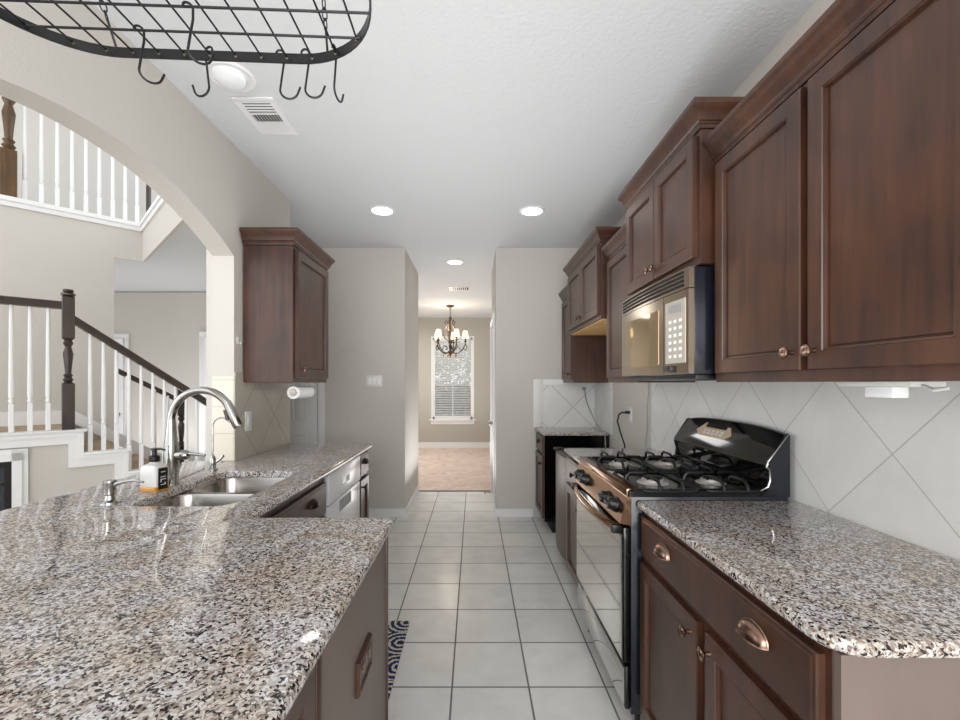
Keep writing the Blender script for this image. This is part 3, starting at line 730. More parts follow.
t = thing('kitchen_faucet', 'tall arched brushed nickel kitchen faucet behind the sink', 'faucet', (-1.33, 1.96, 0.915))
fx, fy = -1.33, 1.96
part('base', M().lathe([(0.030, 0.9155), (0.030, 0.925), (0.029, 0.932), (0.029, 0.96), (0.030, 1.04), (0.028, 1.09), (0.020, 1.16), (0.017, 1.20)], (fx, fy, 0), 'Z', 24), 'chrome', t)
pts = [(fx, fy, 1.17)]; cxx, cz, rr = fx + 0.134, 1.196, 0.134
for k in range(19): a = pi - (pi * 0.86) * k / 18; pts.append((cxx + rr * cos(a), fy, cz + rr * sin(a)))
part('spout', M().tube(pts, 0.0165, 14), 'chrome', t)
a = pi * 0.14; p = Vector((cxx + rr * cos(a), fy, cz + rr * sin(a))); dr = Vector((sin(a), 0, -cos(a)))
hd = part('spray_head', M().tube([p - dr * 0.03, p, p + dr * 0.04, p + dr * 0.085, p + dr * 0.095], [0.017, 0.019, 0.021, 0.022, 0.018], 16), 'chrome', t)
part('spray_button', M().tube([p + dr * 0.0 + Vector((-0.018, -0.004, -0.01)), p + dr * 0.05 + Vector((-0.026, -0.004, -0.01))], [0.008, 0.007], 8), 'plastic_black', hd)
h = part('valve_body', M().lathe([(0.018, 0.0), (0.022, 0.03), (0.022, 0.05), (0.016, 0.06), (0, 0.062)], (fx + 0.015, fy, 1.045), 'X', 18), 'chrome', t)
part('lever', M().tube([(fx + 0.065, fy, 1.052), (fx + 0.10, fy - 0.004, 1.05), (fx + 0.155, fy - 0.01, 1.045)], [0.008, 0.007, 0.0055], 10), 'chrome', h)

t = thing('filter_faucet', 'small thin gooseneck filtered-water faucet to the right of the main faucet', 'faucet', (-1.33, 2.27, 0.915))
fx, fy = -1.33, 2.27
part('base', M().lathe([(0.022, 0.9155), (0.022, 0.922), (0.015, 0.93), (0.017, 0.96), (0.012, 0.985), (0.006, 0.995)], (fx, fy, 0), 'Z', 18), 'chrome', t)
pts = [(fx, fy, 0.985), (fx, fy, 1.13)] + [(fx + 0.045 - 0.045 * cos(a), fy, 1.14 + 0.045 * sin(a)) for a in [pi * 0.85 * k / 10 for k in range(11)]]
part('spout', M().tube(pts, 0.0042, 8), 'chrome', t)
part('lever', M().tube([(fx + 0.01, fy, 0.955), (fx + 0.04, fy, 0.975), (fx + 0.055, fy, 0.992)], [0.007, 0.006, 0.007], 8).tube([(fx + 0.035, fy, 0.965), (fx + 0.052, fy, 0.958)], 0.005, 8), 'chrome', t)

t = thing('soap_dispenser', 'low brushed nickel soap dispenser pump left of the bottle on the counter', 'dispenser', (-1.35, 1.655, 0.915))
fx, fy = -1.35, 1.655
part('base', M().lathe([(0.033, 0.9155), (0.032, 0.921), (0.018, 0.93), (0.014, 0.945), (0.02, 0.95), (0.019, 0.985), (0.021, 0.992), (0.02, 1.0), (0.0, 1.003)], (fx, fy, 0), 'Z', 20), 'chrome', t)
part('spout', M().tube([(fx + 0.015, fy, 0.985), (fx + 0.05, fy + 0.005, 0.995), (fx + 0.085, fy + 0.01, 0.998), (fx + 0.115, fy + 0.012, 0.99)], [0.009, 0.006, 0.005, 0.0045], 8), 'chrome', t)

t = thing('soap_bottle', 'clear square hand soap bottle with black pump and black label beside the faucet', 'bottle', (-1.322, 1.845, 0.915), R(-12), local=True)
def sq(h, r, z): return [(x, y, z) for x, y in rrect(-h, h, -h * 0.8, h * 0.8, r)]
part('body', M() if False else (lambda m: (m.loops([sq(0.038, 0.012, 0.001), sq(0.042, 0.012, 0.006), sq(0.042, 0.012, 0.095), sq(0.036, 0.014, 0.108), sq(0.018, 0.012, 0.116), sq(0.016, 0.011, 0.124)]), m)[1])(M()), 'bottle_clear', t)
part('liquid', (lambda m: (m.loops([sq(0.0425, 0.012, 0.004), sq(0.0432, 0.012, 0.006), sq(0.0432, 0.012, 0.022), sq(0.0425, 0.012, 0.023)]), m)[1])(M()), 'amber', t)
lb = part('label', M().box(0.0425, 0.0435, -0.022, 0.022, 0.01, 0.098, 0.0004), 'plastic_black', t, 'black label with small white lettering')
part('lettering', M().box(0.0436, 0.0441, -0.012, 0.012, 0.060, 0.063).box(0.0436, 0.0441, -0.012, 0.012, 0.050, 0.053).box(0.0436, 0.0441, -0.012, -0.008, 0.040, 0.050).box(0.0436, 0.0441, -0.012, 0.012, 0.028, 0.031).box(0.0436, 0.0441, 0.006, 0.010, 0.031, 0.038).box(0.0436, 0.0441, -0.010, 0.010, 0.080, 0.083), 'white_plastic', lb)
p_ = part('pump', M().lathe([(0.019, 0.122), (0.020, 0.126), (0.020, 0.142), (0.016, 0.146), (0.009, 0.148), (0.009, 0.168), (0.014, 0.170), (0.014, 0.176), (0.0, 0.178)], (0, 0, 0), 'Z', 20), 'plastic_black', t)
part('nozzle', M().tube([(0, 0, 0.173), (0.03, 0, 0.175), (0.052, 0, 0.171)], [0.006, 0.005, 0.004], 8), 'plastic_black', p_)

# ------------------------------------------------------------------ dishwasher
XD = -0.775
t = thing('dishwasher', 'white built-in dishwasher under the sink counter', 'dishwasher', (-1.08, 2.70, 0))
part('body', M().box(XL + 0.002, -0.80, 2.372, 3.032, 0.09, 0.878).box(XL + 0.002, -0.86, 2.38, 3.02, 0.0, 0.09), 'white_plastic', t)
d = part('door', M().box(-0.7995, XD, 2.376, 3.028, 0.10, 0.70, 0.006), 'white_gloss', t)
c = part('control_panel', M().box(-0.7995, XD + 0.004, 2.376, 3.028, 0.705, 0.876, 0.006), 'white_gloss', t)
part('display_window', M().box(XD + 0.004, XD + 0.006, 2.70, 2.76, 0.765, 0.80).box(XD + 0.004, XD + 0.0055, 2.60, 2.695, 0.762, 0.765).box(XD + 0.004, XD + 0.0055, 2.60, 2.603, 0.765, 0.80), 'plastic_black', c)
m = M()
for k in range(7): m.box(XD, XD + 0.003, 2.57 + 0.035 * k, 2.592 + 0.035 * k, 0.62, 0.685)
part('vent_slots', m, 'grey_line', d)

# ------------------------------------------------------------------ gas range
Y0, Y1 = 1.708, 2.484
t = thing('gas_range', 'black and stainless gas range with four burners between the right counters', 'range', (0.9, 2.09, 0))
part('body', M().box(0.602, 1.205, Y0, Y1, 0.09, 0.925, 0.003), 'range_side', t)
for (fx, fy) in ((0.64, Y0 + 0.04), (0.64, Y1 - 0.04), (1.17, Y0 + 0.04), (1.17, Y1 - 0.04)):
    part('foot', M().lathe([(0.016, 0.0), (0.016, 0.02), (0.01, 0.025), (0.01, 0.09)], (fx, fy, 0), 'Z', 12), 'plastic_black', t)
# door
d = part('oven_door', M().box(0.574, 0.6015, Y0 + 0.004, Y1 - 0.004, 0.285, 0.805, 0.006), 'black_gloss', t)
part('door_frame', M().panel(0.5735, -1, Y0 + 0.008, Y1 - 0.008, 0.289, 0.80, [(0, 0), (0, 0.001), (0.002, 0.002)]), 'black_gloss', d)
part('window', M().panel(0.5710, -1, Y0 + 0.014, Y1 - 0.012, 0.296, 0.775, [(0, 0), (0, 0.001), (0.004, 0.003), (0.01, 0.003)]), 'oven_glass', d)
pts = [(0.572 - 0.052 * (sin(pi * min(max(k / 16, 0), 1)) ** 0.55 if 0 < k < 16 else 0), Y0 + 0.03 + (Y1 - Y0 - 0.06) * k / 16, 0.795 - 0.0 * k) for k in range(17)]
part('handle', M().tube(pts, 0.013, 10, flat=(0.011, 0.019)), 'brown_reflect_steel', d)
for yy in (Y0 + 0.03, Y1 - 0.03): part('handle_mount', M().box(0.535, 0.573, yy - 0.014, yy + 0.014, 0.778, 0.812, 0.005), 'plastic_black', d)
dr = part('storage_drawer', M().box(0.58, 0.6015, Y0 + 0.004, Y1 - 0.004, 0.105, 0.272, 0.008), 'black_gloss', t)
part('drawer_face', M().panel(0.5795, -1, Y0 + 0.012, Y1 - 0.012, 0.113, 0.262, [(0, 0), (0, 0.001), (0.006, 0.004)]), 'oven_glass', dr)
# control panel
m = M(); m.prism([(0.560, 0.822), (0.6015, 0.815), (0.6015, 0.925), (0.592, 0.925), (0.585, 0.918)], 'Y', Y0 + 0.001, Y1 - 0.001)
cp = part('control_panel', m, 'brown_reflect_steel', t, 'stainless sloping control panel with reflected brown in its colour')
nrm = Vector((-0.968, 0, 0.252)).normalized()
for yy in (1.80, 1.90, 2.26, 2.37):
    m = M().lathe([(0.031, 0.0), (0.030, 0.007), (0.027, 0.009), (0.024, 0.030), (0.020, 0.034), (0, 0.035)], (0, 0, 0), 'Z', 20).box(-0.005, 0.005, -0.024, 0.024, 0.028, 0.042, 0.002)
    rot = Vector((0, 0, 1)).rotation_difference(nrm).to_matrix().to_4x4()
    m.xform(Matrix.Translation(Vector((0.5725, yy, 0.872)) + nrm * 0.001) @ rot); part('knob', m, 'plastic_black', cp)
# cooktop
m = M(); o_ = rrect(0.588, 1.205, Y0 - 0.002, Y1 + 0.002, 0.012)
m.loops([[(x, y, 0.9255) for x, y in o_], [(x, y, 0.947) for x, y in o_], [(x, y, 0.953) for x, y in offs(o_, 0.006)], [(x, y, 0.953) for x, y in offs(o_, 0.018)], [(x, y, 0.941) for x, y in offs(o_, 0.03)]])
ct = part('cooktop', m, 'black_enamel', t)
part('front_edge', M().box(0.586, 0.622, Y0 + 0.004, Y1 - 0.004, 0.9262, 0.9545, 0.003), 'brown_reflect_steel', ct)
part('badge', M().box(0.632, 0.668, 1.99, 2.14, 0.9415, 0.9432), 'white_plastic', ct)
for (bx, by, r_) in ((0.755, 1.885, 0.045), (0.755, 2.30, 0.04), (1.0, 1.885, 0.04), (1.0, 2.30, 0.045)):
    b = part('burner', M().lathe([(r_ + 0.02, 0.9412), (r_ + 0.015, 0.945), (r_, 0.947), (r_, 0.957), (r_ - 0.006, 0.960), (0, 0.960)], (bx, by, 0), 'Z', 28), 'burner', ct)
    part('burner_cap', M().lathe([(r_ - 0.008, 0.9605), (r_ - 0.006, 0.964), (r_ - 0.012, 0.968), (0, 0.969)], (bx, by, 0), 'Z', 28), 'black_metal', b)
    g = M(); w_ = 0.115; hh = 0.982; gd = 0.185
    def leg(x, y, dx, dy):
        g.tube([(x, y, 0.945), (x + dx * 0.004, y + dy * 0.004, 0.968), (x + dx * 0.018, y + dy * 0.018, hh), (x + dx * (w_ - 0.03), y + dy * (w_ - 0.03) , hh)], 0.0068, 8)
    g.tube([(x, y, 0.9465) for x, y in rrect(bx - w_, bx + w_, by - gd, by + gd, 0.04)], 0.0072, 8, cyclic=True)
    leg(bx - w_, by, 1, 0); leg(bx + w_, by, -1, 0)
    for sx_ in (-1, 1):
        for sy_ in (-1, 1):
            xx = bx + sx_ * 0.045
            g.tube([(xx, by + sy_ * gd, 0.945), (xx, by + sy_ * (gd - 0.006), 0.968), (xx, by + sy_ * (gd - 0.022), hh), (xx, by + sy_ * 0.075, hh), (xx, by + sy_ * 0.06, 0.97)], 0.0068, 8)
    part('grate', g, 'black_metal', ct)
# backguard
def arch_z(y, z): q = (y - (Y0 + Y1) / 2) / ((Y1 - Y0) / 2); return z + 0.022 * (1 - abs(q) ** 3.0)
N_ = 24; rings = []
for k in range(N_ + 1):
    y = Y0 + (Y1 - Y0) * k / N_; zt = arch_z(y, 1.165)
    rings.append([(1.206, y, 0.93), (1.206, y, zt - 0.006), (1.200, y, zt), (1.190, y, zt - 0.003), (1.118, y, 1.058), (1.116, y, 1.045), (1.128, y, 1.038), (1.135, y, 0.975), (1.10, y, 0.955), (1.10, y, 0.93)])
m = M(); m.loops(rings); bgd = part('backguard', m, 'black_gloss', t, 'tall glossy black back panel')
part('end_cap', M().prism([(1.1155, 1.04), (1.119, 1.06), (1.188, 1.163), (1.199, 1.168), (1.205, 1.16), (1.205, 0.926), (1.095, 0.926), (1.12, 0.96), (1.126, 1.0)], 'Y', Y0 - 0.008, Y0 - 0.0005), 'range_side', bgd)
part('end_cap', M().prism([(1.1155, 1.04), (1.119, 1.06), (1.188, 1.163), (1.199, 1.168), (1.205, 1.16), (1.205, 0.926), (1.095, 0.926), (1.12, 0.96), (1.126, 1.0)], 'Y', Y1 + 0.0005, Y1 + 0.008), 'range_side', bgd)
part('trim_strip', M().tube([(1.119, Y0 - 0.009, 1.055), (1.114, Y0 - 0.009, 1.04), (1.124, Y0 - 0.009, 1.03), (1.128, Y0 - 0.009, 0.99), (1.12, Y0 - 0.009, 0.965), (1.09, Y0 - 0.009, 0.95)], 0.004, 8).tube([(1.118, Y0 - 0.009, 1.058), (1.196, Y0 - 0.009, 1.164)], 0.003, 8), 'chrome', bgd)
# clock panel, lying on the sloping face
A, B = Vector((1.118, 0, 1.058)), Vector((1.197, 0, 1.1805)); dd = (B - A); n_ = Vector((-dd.z, 0, dd.x)).normalized()
def sl(y, q, o): v = A + dd * q + n_ * o; return (v.x, y, v.z)
m = M(); m.loops([[sl(2.04, 0.34, o), sl(2.27, 0.34, o), sl(2.31, 0.5, o), sl(2.25, 0.86, o), sl(2.05, 0.86, o), sl(2.0, 0.5, o)] for o in (0.001, 0.006)])
ck = part('clock_panel', m, 'display', bgd)
m = M(); m.loops([[sl(2.06, 0.66, o), sl(2.24, 0.66, o), sl(2.24, 0.82, o), sl(2.06, 0.82, o)] for o in (0.0062, 0.0075)])
part('display', m, 'plastic_black', ck)
m = M()
for i in range(5):
    for j in range(2): m.loops([[sl(2.07 + 0.036 * i, 0.42 + 0.1 * j, o), sl(2.09 + 0.036 * i, 0.42 + 0.1 * j, o), sl(2.09 + 0.036 * i, 0.48 + 0.1 * j, o), sl(2.07 + 0.036 * i, 0.48 + 0.1 * j, o)] for o in (0.0062, 0.008)])
part('buttons', m, 'white_plastic', ck)

# ------------------------------------------------------------------ microwave
my0, my1 = 1.690, 2.45
t = thing('microwave', 'stainless over-the-range microwave with black sides under the upper cabinet', 'microwave', (1.0, 2.07, 1.385))
part('body', M().box(WB, 0.835, my0, my1, 1.395, 1.805, 0.003), 'range_side', t)
def bow(y): return 0.016 * (1 - ((y - 2.07) / 0.38) ** 2)
def bowed(m, y0, y1, z0, z1, x0, x1, n=12, b=1.0):
    rings = [[(x0, y, z0), (x1 - bow(y) * b, y, z0 ), (x1 - bow(y) * b, y, z1), (x0, y, z1)] for y in [y0 + (y1 - y0) * k / n for k in range(n + 1)]]
    m.loops(rings); return m
gr = part('vent_grille', bowed(M(), my0, my1, 1.725, 1.803, 0.8345, 0.815), 'tan_reflect_steel', t)
m = M()
for k in range(4): bowed(m, my0 + 0.04, my1 - 0.02, 1.736 + 0.0165 * k, 1.7465 + 0.0165 * k, 0.83, 0.8125)
part('vent_slots', m, 'dark_void', gr)
d = part('door', bowed(M(), 1.885, my1, 1.398, 1.721, 0.8345, 0.813), 'tan_reflect_steel', t)
part('window', bowed(M(), 1.93, my1 - 0.035, 1.44, 1.675, 0.83, 0.8115), 'tan_reflect_glass', d)
c = part('control_panel', bowed(M(), my0, 1.881, 1.398, 1.721, 0.8345, 0.813), 'tan_reflect_steel', t)
k_ = part('keypad', bowed(M(), my0 + 0.02, 1.865, 1.44, 1.69, 0.83, 0.8115), 'micro_panel', c)
m = M()
for i in range(3):
    for j in range(6): bowed(m, 1.735 + 0.04 * i, 1.755 + 0.04 * i, 1.462 + 0.028 * j, 1.474 + 0.028 * j, 0.825, 0.8108, 1)
part('keys', m, 'paper', k_)
part('display', bowed(M(), 1.735, 1.84, 1.642, 1.675, 0.83, 0.8108, 4), 'grey_line', k_)
part('latch', M().box(0.79, 0.812, 1.80, 1.86, 1.405, 1.43, 0.003), 'plastic_black', d)
part('base_vent', M().box(1.10, 0.85, my0 + 0.02, my1 - 0.02, 1.372, 1.3945, 0.002), 'plastic_black', t)

# ------------------------------------------------------------------ small refrigerator in the gap
t = FR = thing('small_refrigerator', 'low small refrigerator with curved door in reflected cabinet brown and black top in the gap', 'refrigerator', (0.9, 3.36, 0))
part('body', M().box(0.70, 1.17, 3.09, 3.64, 0.03, 0.835, 0.004), 'plastic_black', t)
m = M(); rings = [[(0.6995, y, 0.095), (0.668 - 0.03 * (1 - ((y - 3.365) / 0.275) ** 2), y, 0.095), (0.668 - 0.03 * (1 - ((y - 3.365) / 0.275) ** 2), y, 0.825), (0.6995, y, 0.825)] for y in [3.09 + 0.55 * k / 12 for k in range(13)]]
m.loops(rings); part('door', m, 'cabinet', t)  # cabinet brown painted on the door as its reflection
part('hinge', M().box(0.645, 0.72, 3.58, 3.63, 0.8255, 0.842, 0.003), 'black_metal', t)
for fy in (3.13, 3.6): part('foot', M().box(0.74, 0.78, fy - 0.02, fy + 0.02, 0.0, 0.03), 'plastic_black', t)

# ------------------------------------------------------------------ outlets, cords, switches
def plate(name, label, cat, c, axis, sg, w_, h_, kind, n=1):
    """axis X: on a wall facing sg*X; axis Y: on the far wall facing the camera"""
    t = thing(name, label, cat, c)
    def bx(u0, u1, z0, z1, d0, d1, bev=0.0):
        if axis == 'X': return M().box(c[0] + sg * d0, c[0] + sg * d1, c[1] + u0, c[1] + u1, c[2] + z0, c[2] + z1, bev)
        return M().box(c[0] + u0, c[0] + u1, c[1] + sg * d0, c[1] + sg * d1, c[2] + z0, c[2] + z1, bev)
    part('cover_plate', bx(-w_ / 2, w_ / 2, -h_ / 2, h_ / 2, 0.0005, 0.006, 0.002), 'white_plastic', t)
    for i in range(n):
        u = (i - (n - 1) / 2) * 0.046
        if kind == 'switch': part('rocker', bx(u - 0.016, u + 0.016, -0.033, 0.033, 0.0062, 0.0095, 0.001), 'white_gloss', t)
        else:
            for zz in (-0.02, 0.02): part('receptacle', bx(-0.016, 0.016, zz - 0.014, zz + 0.014, 0.0062, 0.0085, 0.001), 'white_gloss', t)
    return t
plate('light_switch', 'white triple rocker switch plate on the far left wall', 'switch', (-1.02, 4.55, 1.383), 'Y', -1, 0.165, 0.115, 'switch', 3)
plate('light_switch', 'white single switch plate on the tiled left wall below the cabinet', 'switch', (XL + 0.008, 2.715, 1.13), 'X', 1, 0.075, 0.12, 'switch', 1)
plate('power_outlet', 'white wall outlet in the gap beyond the range with a black plug', 'outlet', (XR, 3.51, 1.11), 'X', -1, 0.075, 0.12, 'outlet')
m = M().box(XR - 0.045, XR - 0.0088, 3.495, 3.525, 1.12, 1.142, 0.004)
m.tube([(XR - 0.04, 3.51, 1.13), (XR - 0.07, 3.515, 1.13), (XR - 0.092, 3.52, 1.115), (XR - 0.10, 3.53, 1.06), (XR - 0.085, 3.51, 0.98), (XR - 0.06, 3.48, 0.88), (XR - 0.05, 3.47, 0.70)], 0.0065, 8)
part('power_cord', m, 'plastic_black', FR)
part('power_cord', M().tube([(XR - 0.012, 3.13, 1.37), (XR - 0.012, 3.125, 1.3), (XR - 0.018, 3.13, 1.2), (XR - 0.012, 3.15, 1.05), (XR - 0.014, 3.18, 0.92), (XR - 0.014, 3.2, 0.6)], 0.0028, 6), 'grey_line', UC[2])
m = M().box(1.10, 1.135, 4.508, 4.536, 1.29, 1.32, 0.004).tube([(1.115, 4.51, 1.30), (1.125, 4.45, 1.17), (1.15, 4.3, 1.03), (1.17, 4.12, 0.93), (1.18, 4.02, 0.93), (1.18, 3.99, 0.7)], 0.005, 6)
part('power_cord', m, 'grey_line', UC[4])
single('wall_hook', M().box(XL + 0.0005, XL + 0.006, 2.60, 2.62, 1.59, 1.63, 0.002).tube([(XL + 0.005, 2.61, 1.60), (XL + 0.02, 2.61, 1.59), (XL + 0.024, 2.61, 1.605)], 0.003, 6), 'white_plastic', 'tiny white hook on the left wall beside the upper cabinet', 'hook')
for i, x in enumerate((-1.335, -1.245)):
    single('wall_screw', M().lathe([(0.006, 0), (0.005, -0.006), (0.0, -0.007)], (x, 4.5495, 1.69), 'Y', 8), 'nickel', ['left one of two small screws in the far left wall', 'right one of two small screws in the far left wall'][i], 'screw', 'screws in the far left wall')
t = thing('plug_strip', 'white power strip with plug under the near right upper cabinet', 'power strip', (1.0, 1.09, 1.35))
part('housing', M().box(0.97, 1.05, 0.99, 1.19, 1.352, 1.3645, 0.002), 'white_plastic', t)
part('adapter', M().box(0.98, 1.02, 1.045, 1.12, 1.325, 1.3515, 0.003), 'white_gloss', t)
part('cord', M().tube([(1.0, 1.0, 1.357), (0.99, 0.975, 1.352), (0.985, 0.955, 1.345), (0.99, 0.93, 1.35)], 0.004, 8), 'white_plastic', t)
t = thing('paper_towel_holder', 'wall cabinet paper towel holder with a white roll under the left upper cabinet', 'paper towel holder', (-1.13, 2.95, 1.365))
part('roll', M().lathe([(0.015, 2.79), (0.040, 2.79), (0.040, 3.05), (0.015, 3.05)], (-1.13, 0, 1.302), 'Y', 28), 'paper', t)
part('bracket', M().tube([(-1.13, 2.775, 1.302), (-1.13, 3.075, 1.302), (-1.13, 3.085, 1.32), (-1.13, 3.085, 1.364)], 0.005, 8).lathe([(0.0, 2.776), (0.02, 2.778), (0.022, 2.786), (0.0, 2.788)], (-1.13, 0, 1.302), 'Y', 16).box(-1.16, -1.10, 3.06, 3.11, 1.3605, 1.3645), 'nickel', t)
t = single('floor_rug', M().box(-0.87, -0.365, 1.35, 2.54, 0.0005, 0.009, 0.003), 'rug', 'navy and beige patterned floor rug beside the island', 'rug')

# ------------------------------------------------------------------ ceiling fittings
def can(x, y, label, lit=True, r=0.082, group='lit recessed ceiling lights'):
    t = thing('recessed_light', label, 'ceiling light', (x, y, CZ), group=group if lit else None)
    part('trim_ring', M().lathe([(r + 0.018, CZ - 0.0005), (r + 0.018, CZ - 0.006), (r + 0.010, CZ - 0.010), (r, CZ - 0.008), (r - 0.004, CZ - 0.002)], (x, y, 0), 'Z', 36, cap=False), 'white_trim', t)
    if lit:
        part('lens', M().lathe([(r - 0.003, CZ - 0.0015), (r - 0.003, CZ - 0.005), (0, CZ - 0.006)], (x, y, 0), 'Z', 32), 'lamp_lens', t)
    else:
        part('baffle', M().lathe([(r, CZ - 0.009), (r - 0.006, CZ - 0.002), (r - 0.03, CZ - 0.0008), (0, CZ - 0.0006)], (x, y, 0), 'Z', 36), 'white_trim', t)
        part('eyeball', M().lathe([(r - 0.012, 0.0), (r - 0.018, -0.018), (r - 0.04, -0.032), (0, -0.036)], (0, 0, 0), 'Z', 32).xform(Matrix.Translation((x, y - 0.012, CZ - 0.002)) @ Matrix.Rotation(R(-14), 4, 'X')), 'white_gloss', t)
can(-0.732, 3.56, 'round lit recessed light in the kitchen ceiling, left one')
can(0.464, 3.57, 'round lit recessed light in the kitchen ceiling, right one by the cabinets')
can(-0.216, 5.07, 'round lit recessed light above the hallway passage')
can(-1.09, 2.0, 'unlit white round recessed light behind the pot rack hooks', False, 0.085)
def vent(x0, x1, y0, y1, label, n):
    t = thing('ceiling_vent', label, 'vent', ((x0 + x1) / 2, (y0 + y1) / 2, CZ)); z = CZ
    m = M()
    m.box(x0, x1, y0, y0 + 0.03, z - 0.008, z - 0.0005, 0.002).box(x0, x1, y1 - 0.03, y1, z - 0.008, z - 0.0005, 0.002).box(x0, x0 + 0.03, y0 + 0.03, y1 - 0.03, z - 0.008, z - 0.0005).box(x1 - 0.03, x1, y0 + 0.03, y1 - 0.03, z - 0.008, z - 0.0005)
    part('frame', m, 'white_trim', t)
    part('backing', M().box(x0 + 0.03, x1 - 0.03, y0 + 0.03, y1 - 0.03, z - 0.0018, z - 0.0005), 'dark_void', t)
    m = M()
    if n > 0:
        ya = y0 + 0.03; L = (y1 - y0 - 0.06)
        for k in range(4): yy = ya + L * (0.02 + 0.085 * k); m.loops([[(x, yy, z - 0.002), (x, yy + 0.003, z - 0.008), (x, yy + 0.006, z - 0.008), (x, yy + 0.003, z - 0.002)] for x in (x0 + 0.03, x1 - 0.03)])
        m.box(x0 + 0.03, x1 - 0.03, ya + L * 0.36, ya + L * 0.40, z - 0.008, z - 0.002)
        for k in range(9): xx = x0 + 0.036 + (x1 - x0 - 0.07) * k / 8.6; m.loops([[(xx, y, z - 0.002), (xx + 0.003, y, z - 0.010), (xx + 0.0055, y, z - 0.010), (xx + 0.003, y, z - 0.002)] for y in (ya + L * 0.40, ya + L * 0.66)])
        for k in range(8): yy = ya + L * (0.66 + 0.045 * k); m.box(x0 + 0.03, x1 - 0.03, yy, yy + L * 0.036, z - 0.009, z - 0.002)
    else:
        for k in range(8): xx = x0 + 0.035 + (x1 - x0 - 0.07) * k / 8; m.box(xx, xx + 0.014, y0 + 0.03, y1 - 0.03, z - 0.008, z - 0.002)
    part('louvers', m, 'white_trim', t)
vent(-1.17, -0.97, 2.145, 2.465, 'white rectangular air vent in the kitchen ceiling by the left wall', 1)
vent(-0.36, -0.05, 6.35, 6.62, 'small white air vent in the ceiling before the chandelier', 0)

# ------------------------------------------------------------------ pot rack with hooks
RZ = 2.158
def rz(x): return RZ + (-0.22 - x) * 0.036
t = thing('pot_rack', 'black oval hanging pot rack with wire grid and chains at the upper left', 'pot rack', (-0.655, 0.89, RZ))
rx0, rx1, ry, rr = -0.87, -0.43, 0.89, 0.22
def oval(n=28, r=rr):
    p = []
    for k in range(n + 1): a = -pi / 2 + pi * k / n; p.append((rx1 + r * cos(a), ry + r * sin(a)))
    for k in range(n + 1): a = pi / 2 + pi * k / n; p.append((rx0 + r * cos(a), ry + r * sin(a)))
    return p
po, pi_ = oval(), oval(r=rr - 0.004)
m = M(); n = len(po)
rings = [[(po[i][0], po[i][1], rz(po[i][0]) - 0.012), (po[i][0], po[i][1], rz(po[i][0]) + 0.012), (pi_[i][0], pi_[i][1], rz(po[i][0]) + 0.012), (pi_[i][0], pi_[i][1], rz(po[i][0]) - 0.012)] for i in range(n)]
m.loops(rings, wrap=True); part('band', m, 'black_metal', t)
def half(d): return math.sqrt(max(rr * rr - d * d, 0))
m = M(); zb = 0.001
y = ry - 0.195
for y in (0.695, 0.76, 0.825, 0.89, 0.957, 1.028):
    h = half(y - ry) - 0.003; m.tube([(rx0 - h, y, rz(rx0 - h) + zb - 0.005), (rx1 + h, y, rz(rx1 + h) + zb - 0.005)], 0.0028, 6)
x = -1.035
BARS = []
while x < -0.24:
    h = rr - 0.003 if rx0 <= x <= rx1 else half(x - (rx0 if x < rx0 else rx1)) - 0.003
    if h > 0.05: m.tube([(x, ry - h, rz(x) + zb), (x, ry + h, rz(x) + zb)], 0.0024, 6); BARS.append(x)
    x += 0.0635
part('wire_grid', m, 'black_metal', t)
for bx in BARS:
    h = rr if rx0 <= bx <= rx1 else half(bx - (rx0 if bx < rx0 else rx1))
    part('rivet', M().lathe([(0.0, -0.0065), (0.003, -0.006), (0.004, -0.004), (0.004, 0.0), (0.003, 0.002), (0, 0.0025)], (bx, ry + h, rz(bx)), 'Y', 8), 'nickel', t)
def chain(ax, ay, tx, ty):
    a = Vector((ax, ay, rz(ax) + 0.006)); b = Vector((tx, ty, CZ - 0.03)); d = (b - a).normalized(); m = M()
    m.tube([a, a + d * 0.055], 0.0028, 6); q = 0.055; L = (b - a).length; k = 0
    s1 = d.orthogonal().normalized(); s2 = d.cross(s1)
    while q < L - 0.01:
        s = s1 if k % 2 else s2; c = a + d * (q + 0.010)
        m.tube([c + d * 0.0125 * cos(w_) + s * 0.0065 * sin(w_) for w_ in [2 * pi * j / 12 for j in range(12)]], 0.0016, 6, cyclic=True); q += 0.0205; k += 1
    part('chain', m, 'black_metal', t)
for (ax, ay, tx) in ((-0.885, 1.105, -0.93), (-0.362, 1.105, -0.345), (-0.885, 0.675, -0.93), (-0.362, 0.675, -0.345)):
    chain(ax, ay, tx, 0.89)
for tx in (-0.93, -0.345):
    part('ceiling_hook', M().lathe([(0.02, CZ), (0.018, CZ - 0.006), (0.005, CZ - 0.008)], (tx, 0.89, 0), 'Z', 14).tube([(tx, 0.89, CZ - 0.006), (tx, 0.89, CZ - 0.02), (tx + 0.01, 0.89, CZ - 0.032), (tx, 0.89, CZ - 0.042), (tx - 0.01, 0.89, CZ - 0.034)], 0.0025, 6), 'black_metal', t)
def hook_mesh():
    pts = []
    for k in range(9): a = pi * 1.1 - pi * 1.1 * k / 8; pts.append((-0.008 + 0.008 * cos(a), 0, -0.0 + 0.008 * sin(a)))
    pts = [(x - 0.0, y, z) for x, y, z in pts]
    pts += [(0.0, 0, -0.02), (-0.004, 0, -0.05), (-0.008, 0, -0.082)]
    for k in range(1, 10): a = pi + pi * 0.9 * k / 9; pts.append((-0.008 + 0.019 + 0.019 * cos(a), 0, -0.082 + 0.019 * sin(a)))
    pts.append((pts[-1][0] + 0.005, 0, pts[-1][2] + 0.015))
    return M().tube([(x * 1.15, y, z * 1.1) for x, y, z in pts], 0.0026, 8)
hk = None
def hpos(px, py, Y): return ((px - 474) * Y / 446, Y, 1.36 + (383.3 - py) * Y / 446)
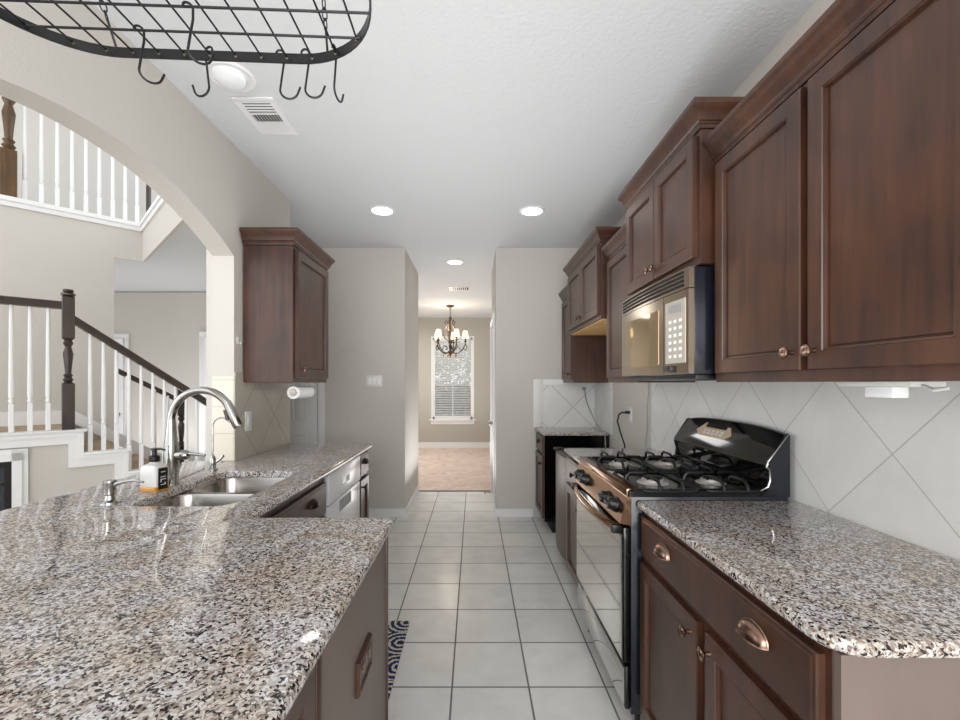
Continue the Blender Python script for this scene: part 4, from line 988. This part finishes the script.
hooks = [((144, 32, 1.030), 42, 'black hook hanging from the grid, leftmost on the pot rack'),
         ((193, 9, 0.959), 38, 'black hook hanging highest from the inner grid bar of the pot rack'),
         ((206, 51, 1.112), 168, 'black hook on the rack band whose curl opens to the left'),
         ((284, 54, 1.112), 6, 'black hook on the rack band, left one of the close pair'),
         ((309, 53, 1.112), 4, 'black hook on the rack band, right one of the close pair'),
         ((336, 52, 1.095), 80, 'black hook seen edge-on at the right end of the pot rack')]
for (p_, ang, lab) in hooks:
    loc = hpos(*p_); loc = (loc[0], loc[1], loc[2])
    if hk is None:
        m = hook_mesh(); hk = part('rack_hook', m, 'black_metal'); o = hk; hk['category'] = 'hook'; hk['group'] = 'hooks on the pot rack'
    else:
        o = hk.copy(); COL.objects.link(o)
    o.location = loc; o.rotation_euler = (0, 0, R(ang)); o['label'] = lab

# ------------------------------------------------------------------ chandelier
cx_, cy_ = -0.42, 7.9
t = thing('chandelier', 'wrought iron chandelier with scrolled arms and small cream shades in the dining room', 'chandelier', (cx_, cy_, CZ))
part('canopy', M().lathe([(0.07, CZ - 0.0005), (0.07, CZ - 0.02), (0.04, CZ - 0.03), (0.012, CZ - 0.04)], (cx_, cy_, 0), 'Z', 20), 'chandelier_iron', t)
m = M(); z = CZ - 0.045
k = 0
while z > 2.52:
    s = (0.010, 0) if k % 2 else (0, 0.010)
    m.tube([(cx_ + s[0] * sin(a), cy_ + s[1] * sin(a), z + 0.018 * cos(a)) for a in [2 * pi * j / 10 for j in range(10)]], 0.0035, 6, cyclic=True); z -= 0.029; k += 1
part('chain', m, 'chandelier_iron', t)
part('column', M().lathe([(0.01, 2.54), (0.03, 2.50), (0.012, 2.46), (0.018, 2.3), (0.012, 2.15), (0.04, 2.12), (0.045, 2.09), (0.02, 2.06), (0.03, 2.0), (0.015, 1.95), (0.04, 1.92), (0.03, 1.88), (0.008, 1.85), (0.012, 1.83), (0, 1.815)], (cx_, cy_, 0), 'Z', 16), 'chandelier_iron', t)
for k in range(5):
    a = R(8) + 2 * pi * k / 5; u = Vector((cos(a), sin(a), 0)); c0 = Vector((cx_, cy_, 0))
    def P(r, z): return c0 + u * r + Vector((0, 0, z))
    am = M().tube([P(0.02, 1.93), P(0.08, 1.89), P(0.15, 1.90), P(0.22, 1.96), P(0.265, 2.05), P(0.27, 2.10)], 0.009, 8)
    am.tube([P(0.27, 2.06), P(0.30, 2.0), P(0.27, 1.95), P(0.235, 1.97), P(0.245, 2.0)], 0.007, 6)
    am.tube([P(0.20, 1.94), P(0.13, 2.02), P(0.07, 2.0), P(0.07, 1.96), P(0.10, 1.955)], 0.006, 6)
    ar = part('arm', am, 'chandelier_iron', t)
    part('candle_cup', M().lathe([(0.008, 2.09), (0.035, 2.11), (0.03, 2.118), (0.012, 2.12), (0.012, 2.19)], tuple(P(0.27, 0)), 'Z', 12), 'chandelier_iron', ar)
    part('lamp_shade', M().lathe([(0.058, 2.16), (0.036, 2.29)], tuple(P(0.27, 0)), 'Z', 18, cap=False), 'shade', ar)
    a2 = a + pi / 5; u = Vector((cos(a2), sin(a2), 0))
    part('cage_scroll', M().tube([P(0.02, 2.10), P(0.10, 2.16), P(0.125, 2.25), P(0.08, 2.35), P(0.04, 2.42), P(0.07, 2.48), P(0.10, 2.44), P(0.08, 2.41)], 0.008, 8), 'chandelier_iron', t)
    part('drop', M().lathe([(0.001, 1.88), (0.010, 1.865), (0.012, 1.85), (0.001, 1.82)], tuple(P(0.12, 0)), 'Z', 8), 'amber', t)
lp = bpy.data.lights.new('chandelier_lamp', 'POINT'); lp.energy = 14; lp.color = (1, 0.88, 0.7); lp.shadow_soft_size = 0.1
o = bpy.data.objects.new('chandelier_lamp', lp); COL.objects.link(o); o.location = (0, 0, -0.42); o.parent = t
